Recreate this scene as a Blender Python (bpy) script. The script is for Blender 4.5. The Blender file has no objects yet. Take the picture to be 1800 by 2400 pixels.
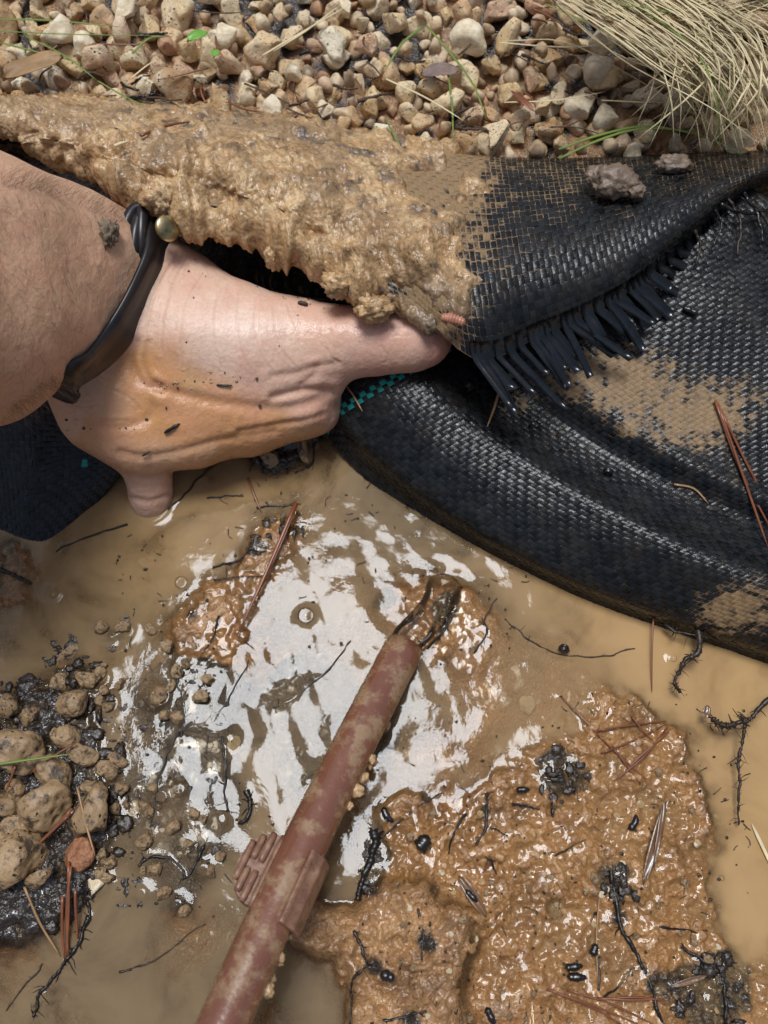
import bpy, math, random
import numpy as np
from mathutils import Vector, Matrix

# ------------------------------------------------------------------ camera, world, sun, exposure
SC = bpy.context.scene
COL = SC.collection
CAM_H = 0.40
PITCH = math.radians(68.0)
FOCAL = 2078.0                      # focal length in photo pixels (1800 x 2400)
cam = bpy.data.cameras.new("camera"); camo = bpy.data.objects.new("camera", cam); COL.objects.link(camo)
camo.location = (0, 0, CAM_H)
camo.rotation_euler = (math.pi/2 - PITCH, 0, 0)
cam.sensor_fit = 'VERTICAL'; cam.sensor_height = 24.0; cam.lens = 24.0*FOCAL/2400.0
cam.clip_start = 0.01; cam.clip_end = 200
cam.dof.use_dof = True; cam.dof.focus_distance = 0.375; cam.dof.aperture_fstop = 8.0
SC.camera = camo

C0 = np.array([0, 0, CAM_H]); FW = np.array([0, math.cos(PITCH), -math.sin(PITCH)])
RT = np.array([1.0, 0, 0]); UP = np.array([0, math.sin(PITCH), math.cos(PITCH)])
def rayd(px, py):
    return FW + RT*((px-900.0)/FOCAL) - UP*((py-1200.0)/FOCAL)
def P(px, py, z=0.0):
    d = rayd(px, py); t = (z-CAM_H)/d[2]
    return C0 + d*t
def mpp(px, py, z=0.0):             # metres per photo pixel there
    d = rayd(px, py); return ((z-CAM_H)/d[2])/FOCAL
def topx(p):
    q = np.asarray(p)-C0; w = q@FW
    return np.stack([900+FOCAL*(q@RT)/w, 1200-FOCAL*(q@UP)/w], -1)

# sun: a soft bright patch of overcast sky whose mirror image lies in the water by the pipe
_r = rayd(735, 1640); _r = _r/np.linalg.norm(_r)
SUND = np.array([_r[0], _r[1], -_r[2]])          # direction towards the sun
sun = bpy.data.lights.new("sun", 'SUN'); suno = bpy.data.objects.new("sun", sun); COL.objects.link(suno)
sun.energy = 1.5; sun.angle = math.radians(19.5); sun.color = (0.90, 0.95, 1.0)
suno.rotation_euler = Vector(SUND).to_track_quat('Z', 'Y').to_euler()
suno.location = (0, 0, 3)
W = bpy.data.worlds.new("World"); SC.world = W; W.use_nodes = True
nt = W.node_tree; bg = nt.nodes["Background"]
sky = nt.nodes.new("ShaderNodeTexSky"); sky.sky_type = 'NISHITA'; sky.sun_disc = False
sky.sun_elevation = math.asin(SUND[2]); sky.sun_rotation = math.atan2(SUND[0], SUND[1])
sky.air_density = 1.0; sky.dust_density = 4.0
nt.links.new(sky.outputs[0], bg.inputs[0]); bg.inputs[1].default_value = 0.05
SC.view_settings.view_transform = 'Standard'; SC.view_settings.look = 'None'
SC.view_settings.gamma = 1; SC.view_settings.exposure = 0.82
SC.render.engine = 'CYCLES'
SC.cycles.max_bounces = 10; SC.cycles.transparent_max_bounces = 16
SC.cycles.caustics_reflective = False; SC.cycles.caustics_refractive = False

rng = np.random.default_rng(7); random.seed(7)

# ------------------------------------------------------------------ noise
def _h(i, j, k, s):
    h = (i*374761393 + j*668265263 + k*2147483647 + s*1274126177) & 0xffffffff
    h = ((h ^ (h >> 13))*1274126177) & 0xffffffff
    h = (h ^ (h >> 16))*2246822519 & 0xffffffff
    return (h ^ (h >> 15)) & 0xffffffff
def vnoise(p, s=0):                 # smooth value noise, -1..1
    p = np.asarray(p, float); f = np.floor(p); q = p-f; i = f.astype(np.int64)
    q = q*q*q*(q*(q*6-15)+10); r = 0
    for dx in (0, 1):
        wx = q[..., 0] if dx else 1-q[..., 0]
        for dy in (0, 1):
            wy = q[..., 1] if dy else 1-q[..., 1]
            for dz in (0, 1):
                wz = q[..., 2] if dz else 1-q[..., 2]
                r = r + wx*wy*wz*(_h(i[..., 0]+dx, i[..., 1]+dy, i[..., 2]+dz, s)/2147483648.0-1)
    return r
def fbm(p, o=4, s=0, g=0.5):
    a = 1.0; r = 0; n = 0; p = np.asarray(p, float)
    for k in range(o):
        r = r + a*vnoise(p*(2.03**k)+17.3*k, s+k); n += a; a *= g
    return r/n
def worley(p, s=0):
    p = np.asarray(p, float); f = np.floor(p).astype(np.int64); q = p-f
    best = np.full(p.shape[:-1], 9.0)
    for dx in (-1, 0, 1):
        for dy in (-1, 0, 1):
            for dz in (-1, 0, 1):
                i, j, k = f[..., 0]+dx, f[..., 1]+dy, f[..., 2]+dz
                d = (dx+_h(i, j, k, s)/4294967296.0-q[..., 0])**2 + (dy+_h(i, j, k, s+11)/4294967296.0-q[..., 1])**2 + (dz+_h(i, j, k, s+23)/4294967296.0-q[..., 2])**2
                best = np.minimum(best, d)
    return np.sqrt(best)
def xyz(x, y, z=0.0):
    return np.stack(np.broadcast_arrays(x, y, z), -1)
def sst(a, b, x):
    t = np.clip((x-a)/(b-a), 0, 1); return t*t*(3-2*t)

# ------------------------------------------------------------------ mesh helpers
def tag(o, label=None, cat=None, group=None, kind=None):
    if label: o["label"] = label
    if cat: o["category"] = cat
    if group: o["group"] = group
    if kind: o["kind"] = kind
    return o
def mesh(name, v, f, mat, attrs=None, smooth=True):
    v = np.asarray(v, np.float32).reshape(-1, 3)
    me = bpy.data.meshes.new(name)
    if isinstance(f, np.ndarray):
        n = f.shape[1]; me.vertices.add(len(v)); me.vertices.foreach_set("co", v.ravel())
        me.loops.add(f.size); me.loops.foreach_set("vertex_index", f.astype(np.int32).ravel())
        me.polygons.add(len(f)); me.polygons.foreach_set("loop_start", np.arange(0, f.size, n, dtype=np.int32))
        me.polygons.foreach_set("loop_total", np.full(len(f), n, np.int32))
        me.update(calc_edges=True)
    else:
        me.from_pydata([tuple(map(float, a)) for a in v], [], [tuple(int(q) for q in a) for a in f])
    for k, a in (attrs or {}).items():
        a = np.asarray(a, np.float32)
        if a.ndim == 2:
            at = me.attributes.new(k, 'FLOAT_COLOR', 'POINT')
            at.data.foreach_set("color", np.concatenate([a, np.ones((len(a), 1), np.float32)], 1).ravel())
        else:
            at = me.attributes.new(k, 'FLOAT', 'POINT'); at.data.foreach_set("value", a)
    me.validate()
    if smooth: me.polygons.foreach_set("use_smooth", np.ones(len(me.polygons), bool))
    if mat: me.materials.append(mat)
    return me
def obj(name, me, parent=None, loc=None):
    o = bpy.data.objects.new(name, me); COL.objects.link(o)
    if loc is not None: o.location = loc
    if parent:
        o.parent = parent
        if loc is None and parent.type == 'EMPTY':
            o.location = -Vector(parent.location)
    return o
def ob(name, v, f, mat, parent=None, attrs=None, smooth=True):
    """mesh object given world coordinates; origin at its own base centre"""
    v = np.asarray(v, float).reshape(-1, 3)
    if parent is None:
        c = v.mean(0); c[2] = v[:, 2].min()
        return obj(name, mesh(name, v-c, f, mat, attrs, smooth), None, c)
    pw = np.array(parent.matrix_basis.translation)
    if parent.parent: pw = pw+np.array(parent.parent.matrix_basis.translation)
    return obj(name, mesh(name, v-pw, f, mat, attrs, smooth), parent, (0, 0, 0))
def empty(name, loc):
    o = bpy.data.objects.new(name, None); COL.objects.link(o); o.location = loc; o.empty_display_size = 0.01; return o
def gridf(nu, nv):
    i = np.arange(nu*nv).reshape(nu, nv)
    return np.stack([i[:-1, :-1], i[1:, :-1], i[1:, 1:], i[:-1, 1:]], -1).reshape(-1, 4)
def join(parts):
    vs, fs, n = [], [], 0
    for v, f in parts:
        vs.append(np.asarray(v, float)); fs.append(np.asarray(f)+n); n += len(v)
    return np.concatenate(vs), np.concatenate(fs)
def frames(path):
    path = np.asarray(path, float); t = np.gradient(path, axis=0); t /= np.linalg.norm(t, axis=1)[:, None]+1e-12
    n = np.cross(t[0], [0.13, 0.21, 0.97]); n /= np.linalg.norm(n); N = [n]
    for k in range(1, len(path)):
        n = N[-1]-t[k]*np.dot(N[-1], t[k]); N.append(n/np.linalg.norm(n))
    N = np.array(N); return t, N, np.cross(t, N)
def tube(path, r, seg=6, cap=True, flat=1.0):
    path = np.asarray(path, float); n = len(path); r = np.broadcast_to(np.asarray(r, float), (n,))
    t, N, B = frames(path); a = np.linspace(0, 2*math.pi, seg, endpoint=False)
    v = path[:, None] + r[:, None, None]*(np.cos(a)[None, :, None]*N[:, None]+flat*np.sin(a)[None, :, None]*B[:, None])
    i = np.arange(n*seg).reshape(n, seg); j = np.roll(i, -1, 1)
    f = np.stack([i[:-1], j[:-1], j[1:], i[1:]], -1).reshape(-1, 4)
    v = v.reshape(-1, 3)
    if cap:
        v = np.concatenate([v, path[:1], path[-1:]]); c0, c1 = n*seg, n*seg+1
        f = np.concatenate([f, np.stack([j[0], i[0], np.full(seg, c0), np.full(seg, c0)], -1), np.stack([i[-1], j[-1], np.full(seg, c1), np.full(seg, c1)], -1)])
    return v, f
def tris(f):                        # degenerate quads to tuples of distinct corners
    return [tuple(dict.fromkeys(a)) for a in np.asarray(f).tolist()]
def tobj(name, path, r, mat, parent=None, seg=6, flat=1.0):
    v, f = tube(path, r, seg, True, flat); return ob(name, v, tris(f), mat, parent)
def spline(pts, n):
    pts = np.asarray(pts, float)
    if len(pts) == 2: return pts[0]+(pts[1]-pts[0])*np.linspace(0, 1, n)[:, None]
    q = np.concatenate([[2*pts[0]-pts[1]], pts, [2*pts[-1]-pts[-2]]])
    u = np.linspace(0, len(pts)-1-1e-9, n); k = u.astype(int); t = (u-k)[:, None]
    a, b, c, d = q[k], q[k+1], q[k+2], q[k+3]
    return 0.5*(2*b+(c-a)*t+(2*a-5*b+4*c-d)*t*t+(3*b-a-3*c+d)*t**3)
def ico(sub):
    import bmesh
    bm = bmesh.new(); bmesh.ops.create_icosphere(bm, subdivisions=sub, radius=1)
    v = np.array([x.co[:] for x in bm.verts]); f = np.array([[x.index for x in q.verts] for q in bm.faces]); bm.free(); return v, f
ICO = {k: ico(k) for k in (2, 3, 4)}
def stone(seed, sub=3, cuts=10, rough=0.06, pit=0.0, dl=0.42):
    r = np.random.default_rng(seed); v, f = ICO[sub]; v = v.copy()
    for _ in range(cuts):
        n = r.normal(size=3); n /= np.linalg.norm(n); d = r.uniform(dl, dl+0.38)
        v -= np.maximum(0, v@n-d)[:, None]*n
    v = v*r.uniform(0.75, 1.1, 3)
    n = v/np.linalg.norm(v, axis=1)[:, None]
    v = v+n*(fbm(v*1.7+seed*3.1, 3, seed)*rough*1.6+vnoise(v*5+seed, seed)*rough*0.5)[:, None]
    if pit: v = v-n*(pit*np.clip(0.42-worley(v*2.6+seed, seed), 0, 1)*2)[:, None]
    return v, f
def blob(c, r, seed, sub=3, rough=0.25, fr=1.6):
    v, f = ICO[sub]; n = v
    v = v*(1+rough*fbm(v*fr+seed*5.3, 3, seed)+rough*0.5*vnoise(v*fr*3.1, seed+5))[:, None]
    return np.asarray(c)+v*np.asarray(r), f

# ------------------------------------------------------------------ materials
class M:
    def __init__(s, name, rough=0.5, spec=0.5, col=(0.5, 0.5, 0.5)):
        s.m = bpy.data.materials.new(name); s.m.use_nodes = True; s.t = s.m.node_tree
        s.b = s.t.nodes["Principled BSDF"]; s.out = s.t.nodes["Material Output"]
        s.set("Roughness", rough); s.set("Specular IOR Level", spec); s.set("Base Color", col)
    def set(s, k, v):
        i = s.b.inputs[k]
        if isinstance(v, tuple) and len(v) == 3 and i.type == 'RGBA': v = v+(1,)
        if isinstance(v, (int, float, tuple)): i.default_value = v
        else: s.t.links.new(v, i)
    def n(s, typ, **kw):
        n = s.t.nodes.new("ShaderNode"+typ)
        for k, v in kw.items(): setattr(n, k, v)
        return n
    def L(s, a, b): s.t.links.new(a, b)
    def co(s, kind="Object"): return s.n("TexCoord").outputs[kind]
    def noise(s, scale, detail=4, rough=0.55, vec=None, dist=0):
        n = s.n("TexNoise"); n.inputs["Scale"].default_value = scale; n.inputs["Detail"].default_value = detail
        n.inputs["Roughness"].default_value = rough; n.inputs["Distortion"].default_value = dist
        s.L(vec if vec is not None else s.co(), n.inputs["Vector"]); return n.outputs["Fac"]
    def vor(s, scale, vec=None, out="Distance"):
        n = s.n("TexVoronoi"); n.inputs["Scale"].default_value = scale
        s.L(vec if vec is not None else s.co(), n.inputs["Vector"]); return n.outputs[out]
    def ramp(s, fac, stops, interp='LINEAR'):
        n = s.n("ValToRGB"); e = n.color_ramp.elements; n.color_ramp.interpolation = interp
        while len(e) < len(stops): e.new(0.5)
        for k, (p, c) in enumerate(stops):
            e[k].position = p
            e[k].color = (c, c, c, 1) if isinstance(c, (int, float)) else tuple(c)+(1,)
        s.L(fac, n.inputs[0]); return n.outputs[0]
    def mix(s, fac, a, b, mode='MIX'):
        n = s.n("Mix", data_type='RGBA', blend_type=mode)
        for i, v in ((0, fac), (6, a), (7, b)):
            if isinstance(v, (int, float)): n.inputs[i].default_value = v
            elif isinstance(v, tuple): n.inputs[i].default_value = v+(1,)
            else: s.L(v, n.inputs[i])
        return n.outputs[2]
    def math(s, op, a, b=0.0, c=None, clamp=False):
        n = s.n("Math", operation=op, use_clamp=clamp)
        for i, v in enumerate((a, b) if c is None else (a, b, c)):
            if isinstance(v, (int, float)): n.inputs[i].default_value = v
            else: s.L(v, n.inputs[i])
        return n.outputs[0]
    def attr(s, name, out="Fac"):
        n = s.n("Attribute", attribute_name=name); return n.outputs[out]
    def rnd(s): return s.n("ObjectInfo").outputs["Random"]
    def bump(s, h, dist, strength=1.0, nrm=None):
        n = s.n("Bump"); n.inputs["Strength"].default_value = strength; n.inputs["Distance"].default_value = dist
        s.L(h, n.inputs["Height"])
        if nrm: s.L(nrm, n.inputs["Normal"])
        return n.outputs[0]

MT = {}
# wet ochre mud / black soil
m = M("wet_mud", 0.35, 0.6); MT['mud'] = m.m
n1 = m.noise(60, 6); n2 = m.noise(420, 5, 0.65); n3 = m.noise(14, 3)
c = m.ramp(n1, [(0.3, (0.15, 0.072, 0.028)), (0.5, (0.36, 0.185, 0.072)), (0.72, (0.50, 0.295, 0.13))])
c = m.mix(m.ramp(n2, [(0.35, 0.0), (0.75, 0.75)]), c, (0.40, 0.24, 0.12))
c = m.mix(m.ramp(m.noise(900, 3), [(0.30, 1.0), (0.37, 0.0)]), c, (0.06, 0.038, 0.022))
gr = m.ramp(m.vor(330), [(0.10, 1.0), (0.17, 0.0)])
c = m.mix(m.math('MULTIPLY', gr, m.ramp(n3, [(0.45, 0.0), (0.6, 0.9)])), c, (0.55, 0.36, 0.16))
dk = m.math('ADD', m.attr("dark"), m.math('MULTIPLY', m.math('SUBTRACT', n1, 0.5), 1.3))
c = m.mix(m.ramp(dk, [(0.38, 0.0), (0.62, 1.0)]), c, m.mix(n2, (0.012, 0.010, 0.008), (0.05, 0.036, 0.024)))
m.set("Base Color", c)
m.set("Roughness", m.ramp(m.noise(150, 4), [(0.35, 0.09), (0.65, 0.34)]))
h = m.math('ADD', m.math('MULTIPLY', n2, 0.7), m.math('MULTIPLY', m.vor(800), -0.5))
m.set("Normal", m.bump(h, 0.0011, 0.8))
m.set("Coat Weight", m.ramp(m.noise(90, 3), [(0.42, 0.0), (0.6, 0.8)])); m.set("Coat Roughness", 0.06)
# mud crust on the fabric
m = M("sandy_crust", 0.4, 0.5); MT['crust'] = m.m
n1 = m.noise(75, 6, 0.65); n2 = m.noise(420, 4, 0.6)
c = m.ramp(n1, [(0.30, (0.20, 0.115, 0.05)), (0.46, (0.47, 0.285, 0.13)), (0.66, (0.66, 0.46, 0.245))])
c = m.mix(m.ramp(n2, [(0.32, 0.65), (0.55, 0.0)]), c, (0.17, 0.105, 0.055))
c = m.mix(m.ramp(m.noise(28, 4, 0.6), [(0.50, 0.0), (0.66, 0.75)]), c, (0.22, 0.135, 0.068))
c = m.mix(m.attr("grey"), c, (0.20, 0.15, 0.105))
sp = m.math('MULTIPLY', m.ramp(m.noise(130, 4, 0.6), [(0.60, 0.0), (0.68, 1.0)]), m.ramp(m.noise(30, 2), [(0.45, 0.15), (0.6, 1.0)]))
c = m.mix(sp, c, (0.035, 0.038, 0.042)); c = m.mix(m.math('MULTIPLY', m.attr("bare"), 0.8), c, (0.055, 0.050, 0.048))
m.set("Base Color", c)
m.set("Roughness", m.ramp(n2, [(0.35, 0.10), (0.62, 0.36)]))
m.set("Normal", m.bump(m.math('SUBTRACT', n2, m.math('MULTIPLY', m.vor(520), 0.8)), 0.0008, 0.7))
# gravel
def stone_mat(name, cols, wet):
    m = M(name, 0.75 if not wet else 0.35, 0.4); r = m.rnd()
    va = m.n("VectorMath", operation='ADD'); m.L(m.co(), va.inputs[0]); cb = m.n("CombineXYZ"); m.L(m.math('MULTIPLY', r, 40.0), cb.inputs[0]); m.L(m.math('MULTIPLY', r, 91.0), cb.inputs[1]); m.L(cb.outputs[0], va.inputs[1]); co = va.outputs[0]
    c = m.ramp(r, cols)
    n = m.noise(3.2, 7, 0.66, co); big = m.noise(1.1, 3, 0.5, co)
    c = m.mix(m.ramp(n, [(0.28, 0.75), (0.46, 0.0)]), c, m.mix(0.6, c, (0.20, 0.10, 0.045)))
    c = m.mix(m.ramp(big, [(0.48, 0.0), (0.66, 0.55)]), c, (0.80, 0.68, 0.48) if not wet else (0.36, 0.245, 0.13))
    pit = m.ramp(m.vor(4.2 if wet else 5.0, co), [(0.13, 1.0), (0.26, 0.0)])
    pit = m.math('MULTIPLY', pit, m.ramp(m.noise(1.4, 2, 0.5, co), [(0.45, 0), (0.56, 1)]))
    c = m.mix(pit, c, (0.025, 0.017, 0.012) if wet else (0.16, 0.09, 0.045))
    dirt = m.ramp(m.noise(1.7, 6, 0.7, co), [(0.50 if wet else 0.55, 0.0), (0.62, 0.9 if wet else 0.4)])
    c = m.mix(dirt, c, (0.030, 0.022, 0.016) if wet else (0.17, 0.11, 0.06))
    m.set("Base Color", c)
    m.set("Normal", m.bump(m.math('SUBTRACT', n, m.math('MULTIPLY', pit, 0.9)), 0.0008 if wet else 0.0013, 1.0))
    if wet: m.set("Roughness", m.ramp(n, [(0.4, 0.40), (0.65, 0.16)]))
    return m.m
MT['gravel'] = stone_mat("gravel_stone", [(0.0, (0.42, 0.25, 0.115)), (0.18, (0.66, 0.45, 0.22)), (0.38, (0.78, 0.60, 0.345)), (0.55, (0.56, 0.34, 0.165)), (0.72, (0.82, 0.66, 0.41)), (0.86, (0.58, 0.32, 0.185)), (0.97, (0.86, 0.76, 0.55))], False)
MT['wetstone'] = stone_mat("wet_pebble", [(0.0, (0.26, 0.165, 0.085)), (0.4, (0.38, 0.25, 0.13)), (0.8, (0.31, 0.20, 0.105)), (1.0, (0.44, 0.31, 0.17))], True)
def plain(name, col, rough=0.5, spec=0.5, var=0.35, sc=120, bump=0.0, col2=None):
    m = M(name, rough, spec); n = m.noise(sc, 5, 0.6)
    b = col2 or tuple(x*(1-var) for x in col)
    m.set("Base Color", m.mix(m.ramp(n, [(0.3, 0.0), (0.7, 1.0)]), b, col))
    if bump: m.set("Normal", m.bump(n, bump, 0.8))
    return m.m
MT['pale'] = plain("pale_stone", (0.86, 0.76, 0.56), 0.7, 0.4, 0.35, 2.6, 0.0015, (0.56, 0.42, 0.24))
MT['orange'] = plain("orange_stone", (0.42, 0.19, 0.085), 0.3, 0.5, 0.5, 2.5, 0.002, (0.20, 0.075, 0.035))
MT['needle'] = plain("pine_needle", (0.26, 0.085, 0.035), 0.3, 0.5, 0.5, 60)
MT['needle_pale'] = plain("straw_needle", (0.42, 0.24, 0.11), 0.4, 0.5, 0.4, 60)
MT['root'] = plain("black_root", (0.016, 0.012, 0.009), 0.28, 0.45, 0.5, 300, 0.0006)
MT['rootb'] = plain("brown_root", (0.045, 0.028, 0.017), 0.4, 0.4, 0.6, 300, 0.0006)
MT['twig'] = plain("dark_twig", (0.10, 0.06, 0.038), 0.6, 0.4, 0.6, 200, 0.0006)
MT['straw'] = plain("dry_grass", (0.80, 0.66, 0.38), 0.5, 0.4, 0.35, 30)
MT['green'] = plain("green_grass", (0.20, 0.28, 0.055), 0.45, 0.4, 0.35, 30)
MT['leafgreen'] = plain("green_leaf", (0.18, 0.42, 0.05), 0.4, 0.5, 0.3, 90)
MT['leafbrown'] = plain("brown_leaf", (0.42, 0.25, 0.11), 0.55, 0.4, 0.5, 90, 0.0006)
MT['shard'] = plain("wet_leaf_shard", (0.20, 0.105, 0.05), 0.2, 0.6, 0.5, 120, 0.0006)
MT['bark'] = plain("bark_chip", (0.30, 0.20, 0.16), 0.6, 0.4, 0.6, 130, 0.001)
MT['seed'] = plain("black_seed", (0.014, 0.011, 0.009), 0.16, 0.7, 0.4, 400, 0.0005)
MT['grub'] = plain("pink_catkin", (0.55, 0.24, 0.15), 0.35, 0.5, 0.4, 300, 0.0004)
MT['soil'] = plain("black_soil", (0.020, 0.015, 0.011), 0.25, 0.6, 0.5, 250, 0.0015, (0.05, 0.034, 0.022))
MT['hair'] = plain("arm_hair", (0.09, 0.052, 0.03), 0.5, 0.3, 0.2, 20)
MT['rubber'] = plain("black_rubber", (0.010, 0.011, 0.015), 0.3, 0.35, 0.4, 90, 0.0001, (0.030, 0.022, 0.018))
m = M("brass", 0.28, 0.5, (0.52, 0.42, 0.20)); m.set("Metallic", 1.0); MT['brass'] = m.m
n = m.noise(160, 4); m.set("Base Color", m.ramp(n, [(0.35, (0.20, 0.15, 0.07)), (0.6, (0.60, 0.50, 0.27))])); m.set("Roughness", m.ramp(n, [(0.3, 0.5), (0.7, 0.2)]))
# skin
m = M("skin", 0.42, 0.45); MT['skin'] = m.m
n = m.noise(70, 5); f = m.noise(700, 4, 0.6)
c = m.mix(m.ramp(n, [(0.35, 0.0), (0.7, 0.42)]), m.attr("tone", "Color"), (0.66, 0.32, 0.22))
c = m.mix(m.ramp(f, [(0.3, 0.22), (0.6, 0.0)]), c, (0.36, 0.19, 0.11))
m.set("Base Color", c)
m.set("Subsurface Weight", 0.25); m.set("Subsurface Radius", (0.006, 0.0025, 0.0012)); m.set("Subsurface Scale", 0.5)
m.set("Roughness", m.ramp(m.math('ADD', m.math('MULTIPLY', m.attr("wet"), 0.6), m.math('MULTIPLY', f, 0.25)), [(0.05, 0.58), (0.65, 0.22)]))
ve = m.n("TexVoronoi", feature='DISTANCE_TO_EDGE'); ve.inputs["Scale"].default_value = 760; wv = m.n("Mapping"); wv.inputs["Scale"].default_value = (1.5, 0.7, 0.7); wv.inputs["Rotation"].default_value = (0, 0, 0.35); m.L(m.co(), wv.inputs[0]); m.L(wv.outputs[0], ve.inputs["Vector"])
m.set("Normal", m.bump(m.math('ADD', f, m.math('MULTIPLY', m.ramp(ve.outputs[0], [(0.0, 0.0), (0.16, 1.0)]), 0.16)), 0.00030, 0.8))
# woven fabric
m = M("woven_tape", 0.3, 0.32); MT['weave'] = m.m
tn = m.attr("tone"); n = m.noise(150, 7, 0.7); fn = m.noise(900, 4)
c = m.mix(tn, (0.004, 0.0045, 0.005), (0.016, 0.0175, 0.019))
c = m.mix(m.attr("green"), c, (0.012, 0.27, 0.23))
mud = m.math('ADD', m.attr("mud"), m.math('MULTIPLY', m.math('SUBTRACT', n, 0.5), 1.6))
mudf = m.ramp(mud, [(0.42, 0.0), (0.66, 0.92)])
c = m.mix(mudf, c, m.mix(fn, (0.16, 0.10, 0.05), (0.42, 0.275, 0.14)))
c = m.mix(m.ramp(m.noise(60, 3), [(0.45, 0.0), (0.75, 0.16)]), c, (0.09, 0.07, 0.045))
m.set("Base Color", c)
m.set("Roughness", m.mix(mudf, m.ramp(fn, [(0.35, 0.17), (0.7, 0.38)]), (0.6, 0.6, 0.6)))
m.set("Normal", m.bump(fn, 0.0003, 0.6))
MT['backing'] = plain("fabric_backing", (0.035, 0.028, 0.020), 0.5, 0.4, 0.6, 200, 0.0006, (0.008, 0.008, 0.008))
MT['strip'] = plain("loose_tape", (0.012, 0.013, 0.015), 0.2, 0.6, 0.6, 150, 0.0003)
# pipe plastic
m = M("brown_pipe", 0.25, 0.5); MT['pipe'] = m.m
mp = m.n("Mapping"); mp.inputs["Scale"].default_value = (1, 1, 0.32); m.L(m.co(), mp.inputs[0])
n = m.noise(90, 6, 0.65, mp.outputs[0]); fn = m.noise(700, 4, 0.6)
c = m.mix(m.noise(40, 2), (0.150, 0.056, 0.030), (0.21, 0.082, 0.046))
mud = m.ramp(n, [(0.47, 0.0), (0.58, 0.85)])
c = m.mix(mud, c, m.mix(fn, (0.20, 0.12, 0.062), (0.40, 0.26, 0.145)))
c = m.mix(m.ramp(fn, [(0.27, 0.7), (0.36, 0.0)]), c, (0.07, 0.04, 0.025))
m.set("Base Color", c); m.set("Roughness", m.mix(mud, m.ramp(fn, [(0.4, 0.16), (0.65, 0.28)]), (0.30, 0.30, 0.30)))
m.set("Normal", m.bump(m.math('ADD', n, m.math('MULTIPLY', fn, 0.5)), 0.0003, 0.7))
m.set("Coat Weight", 0.8); m.set("Coat Roughness", 0.08)
m = M("clip_plastic", 0.32, 0.5); MT['clip'] = m.m
n = m.noise(200, 5, 0.65)
m.set("Base Color", m.ramp(n, [(0.3, (0.13, 0.06, 0.036)), (0.55, (0.24, 0.125, 0.075)), (0.75, (0.36, 0.225, 0.13))]))
m.set("Normal", m.bump(n, 0.0005, 0.7)); m.set("Roughness", m.ramp(n, [(0.4, 0.25), (0.7, 0.5)]))
# clear water of the jet: silty, thin, mirror-like skin
m = M("clear_water"); MT['glass'] = m.m
tr = m.n("BsdfTransparent"); tr.inputs[0].default_value = (0.93, 0.88, 0.80, 1); df = m.n("BsdfDiffuse"); df.inputs[0].default_value = (0.30, 0.21, 0.13, 1)
a1 = m.n("MixShader"); a1.inputs[0].default_value = 0.07; m.L(tr.outputs[0], a1.inputs[1]); m.L(df.outputs[0], a1.inputs[2])
gl = m.n("BsdfGlossy"); gl.inputs["Roughness"].default_value = 0.03; fr = m.n("Fresnel"); fr.inputs["IOR"].default_value = 1.42
a2 = m.n("MixShader"); m.L(fr.outputs[0], a2.inputs[0]); m.L(a1.outputs[0], a2.inputs[1]); m.L(gl.outputs[0], a2.inputs[2]); m.L(a2.outputs[0], m.out.inputs[0])
m = M("bubble_film", 0.0, 0.5); MT['bubble'] = m.m
tr = m.n("BsdfTransparent"); gl = m.n("BsdfGlossy"); gl.inputs["Roughness"].default_value = 0.01
fr = m.n("Fresnel"); fr.inputs["IOR"].default_value = 1.16; mx = m.n("MixShader")
m.L(fr.outputs[0], mx.inputs[0]); m.L(tr.outputs[0], mx.inputs[1]); m.L(gl.outputs[0], mx.inputs[2]); m.L(mx.outputs[0], m.out.inputs[0])
# muddy water: silt gets denser with depth
m = M("muddy_water"); MT['water'] = m.m
gy = m.attr("clay"); d = m.attr("depth"); sil = m.noise(26, 5, 0.6, dist=0.8)
k = m.math('MULTIPLY', d, m.math('ADD', m.ramp(sil, [(0.36, 22/300), (0.62, 0.8)]), m.math('MULTIPLY', gy, 0.35))); k = m.math('MULTIPLY', k, 190.0)
murk = m.math('SUBTRACT', 1.0, m.math('EXPONENT' if False else 'POWER', 2.718, m.math('MULTIPLY', k, -1.0)), clamp=True)
colr = m.mix(gy, m.mix(sil, (0.13, 0.092, 0.05), (0.24, 0.165, 0.088)), m.mix(sil, (0.40, 0.24, 0.098), (0.48, 0.305, 0.14)))
df = m.n("BsdfDiffuse"); m.L(colr, df.inputs[0])
tr = m.n("BsdfTransparent"); tr.inputs[0].default_value = (0.93, 0.86, 0.74, 1)
m1 = m.n("MixShader"); m.L(murk, m1.inputs[0]); m.L(tr.outputs[0], m1.inputs[1]); m.L(df.outputs[0], m1.inputs[2])
gl = m.n("BsdfGlossy"); gl.inputs["Roughness"].default_value = 0.02
fr = m.n("Fresnel"); fr.inputs["IOR"].default_value = 1.33
bn = m.bump(m.noise(320, 3), 0.00006, 1.0); m.L(bn, gl.inputs["Normal"]); m.L(bn, fr.inputs["Normal"])
m2 = m.n("MixShader"); m.L(fr.outputs[0], m2.inputs[0]); m.L(m1.outputs[0], m2.inputs[1]); m.L(gl.outputs[0], m2.inputs[2])
m.L(m2.outputs[0], m.out.inputs[0])

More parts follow.
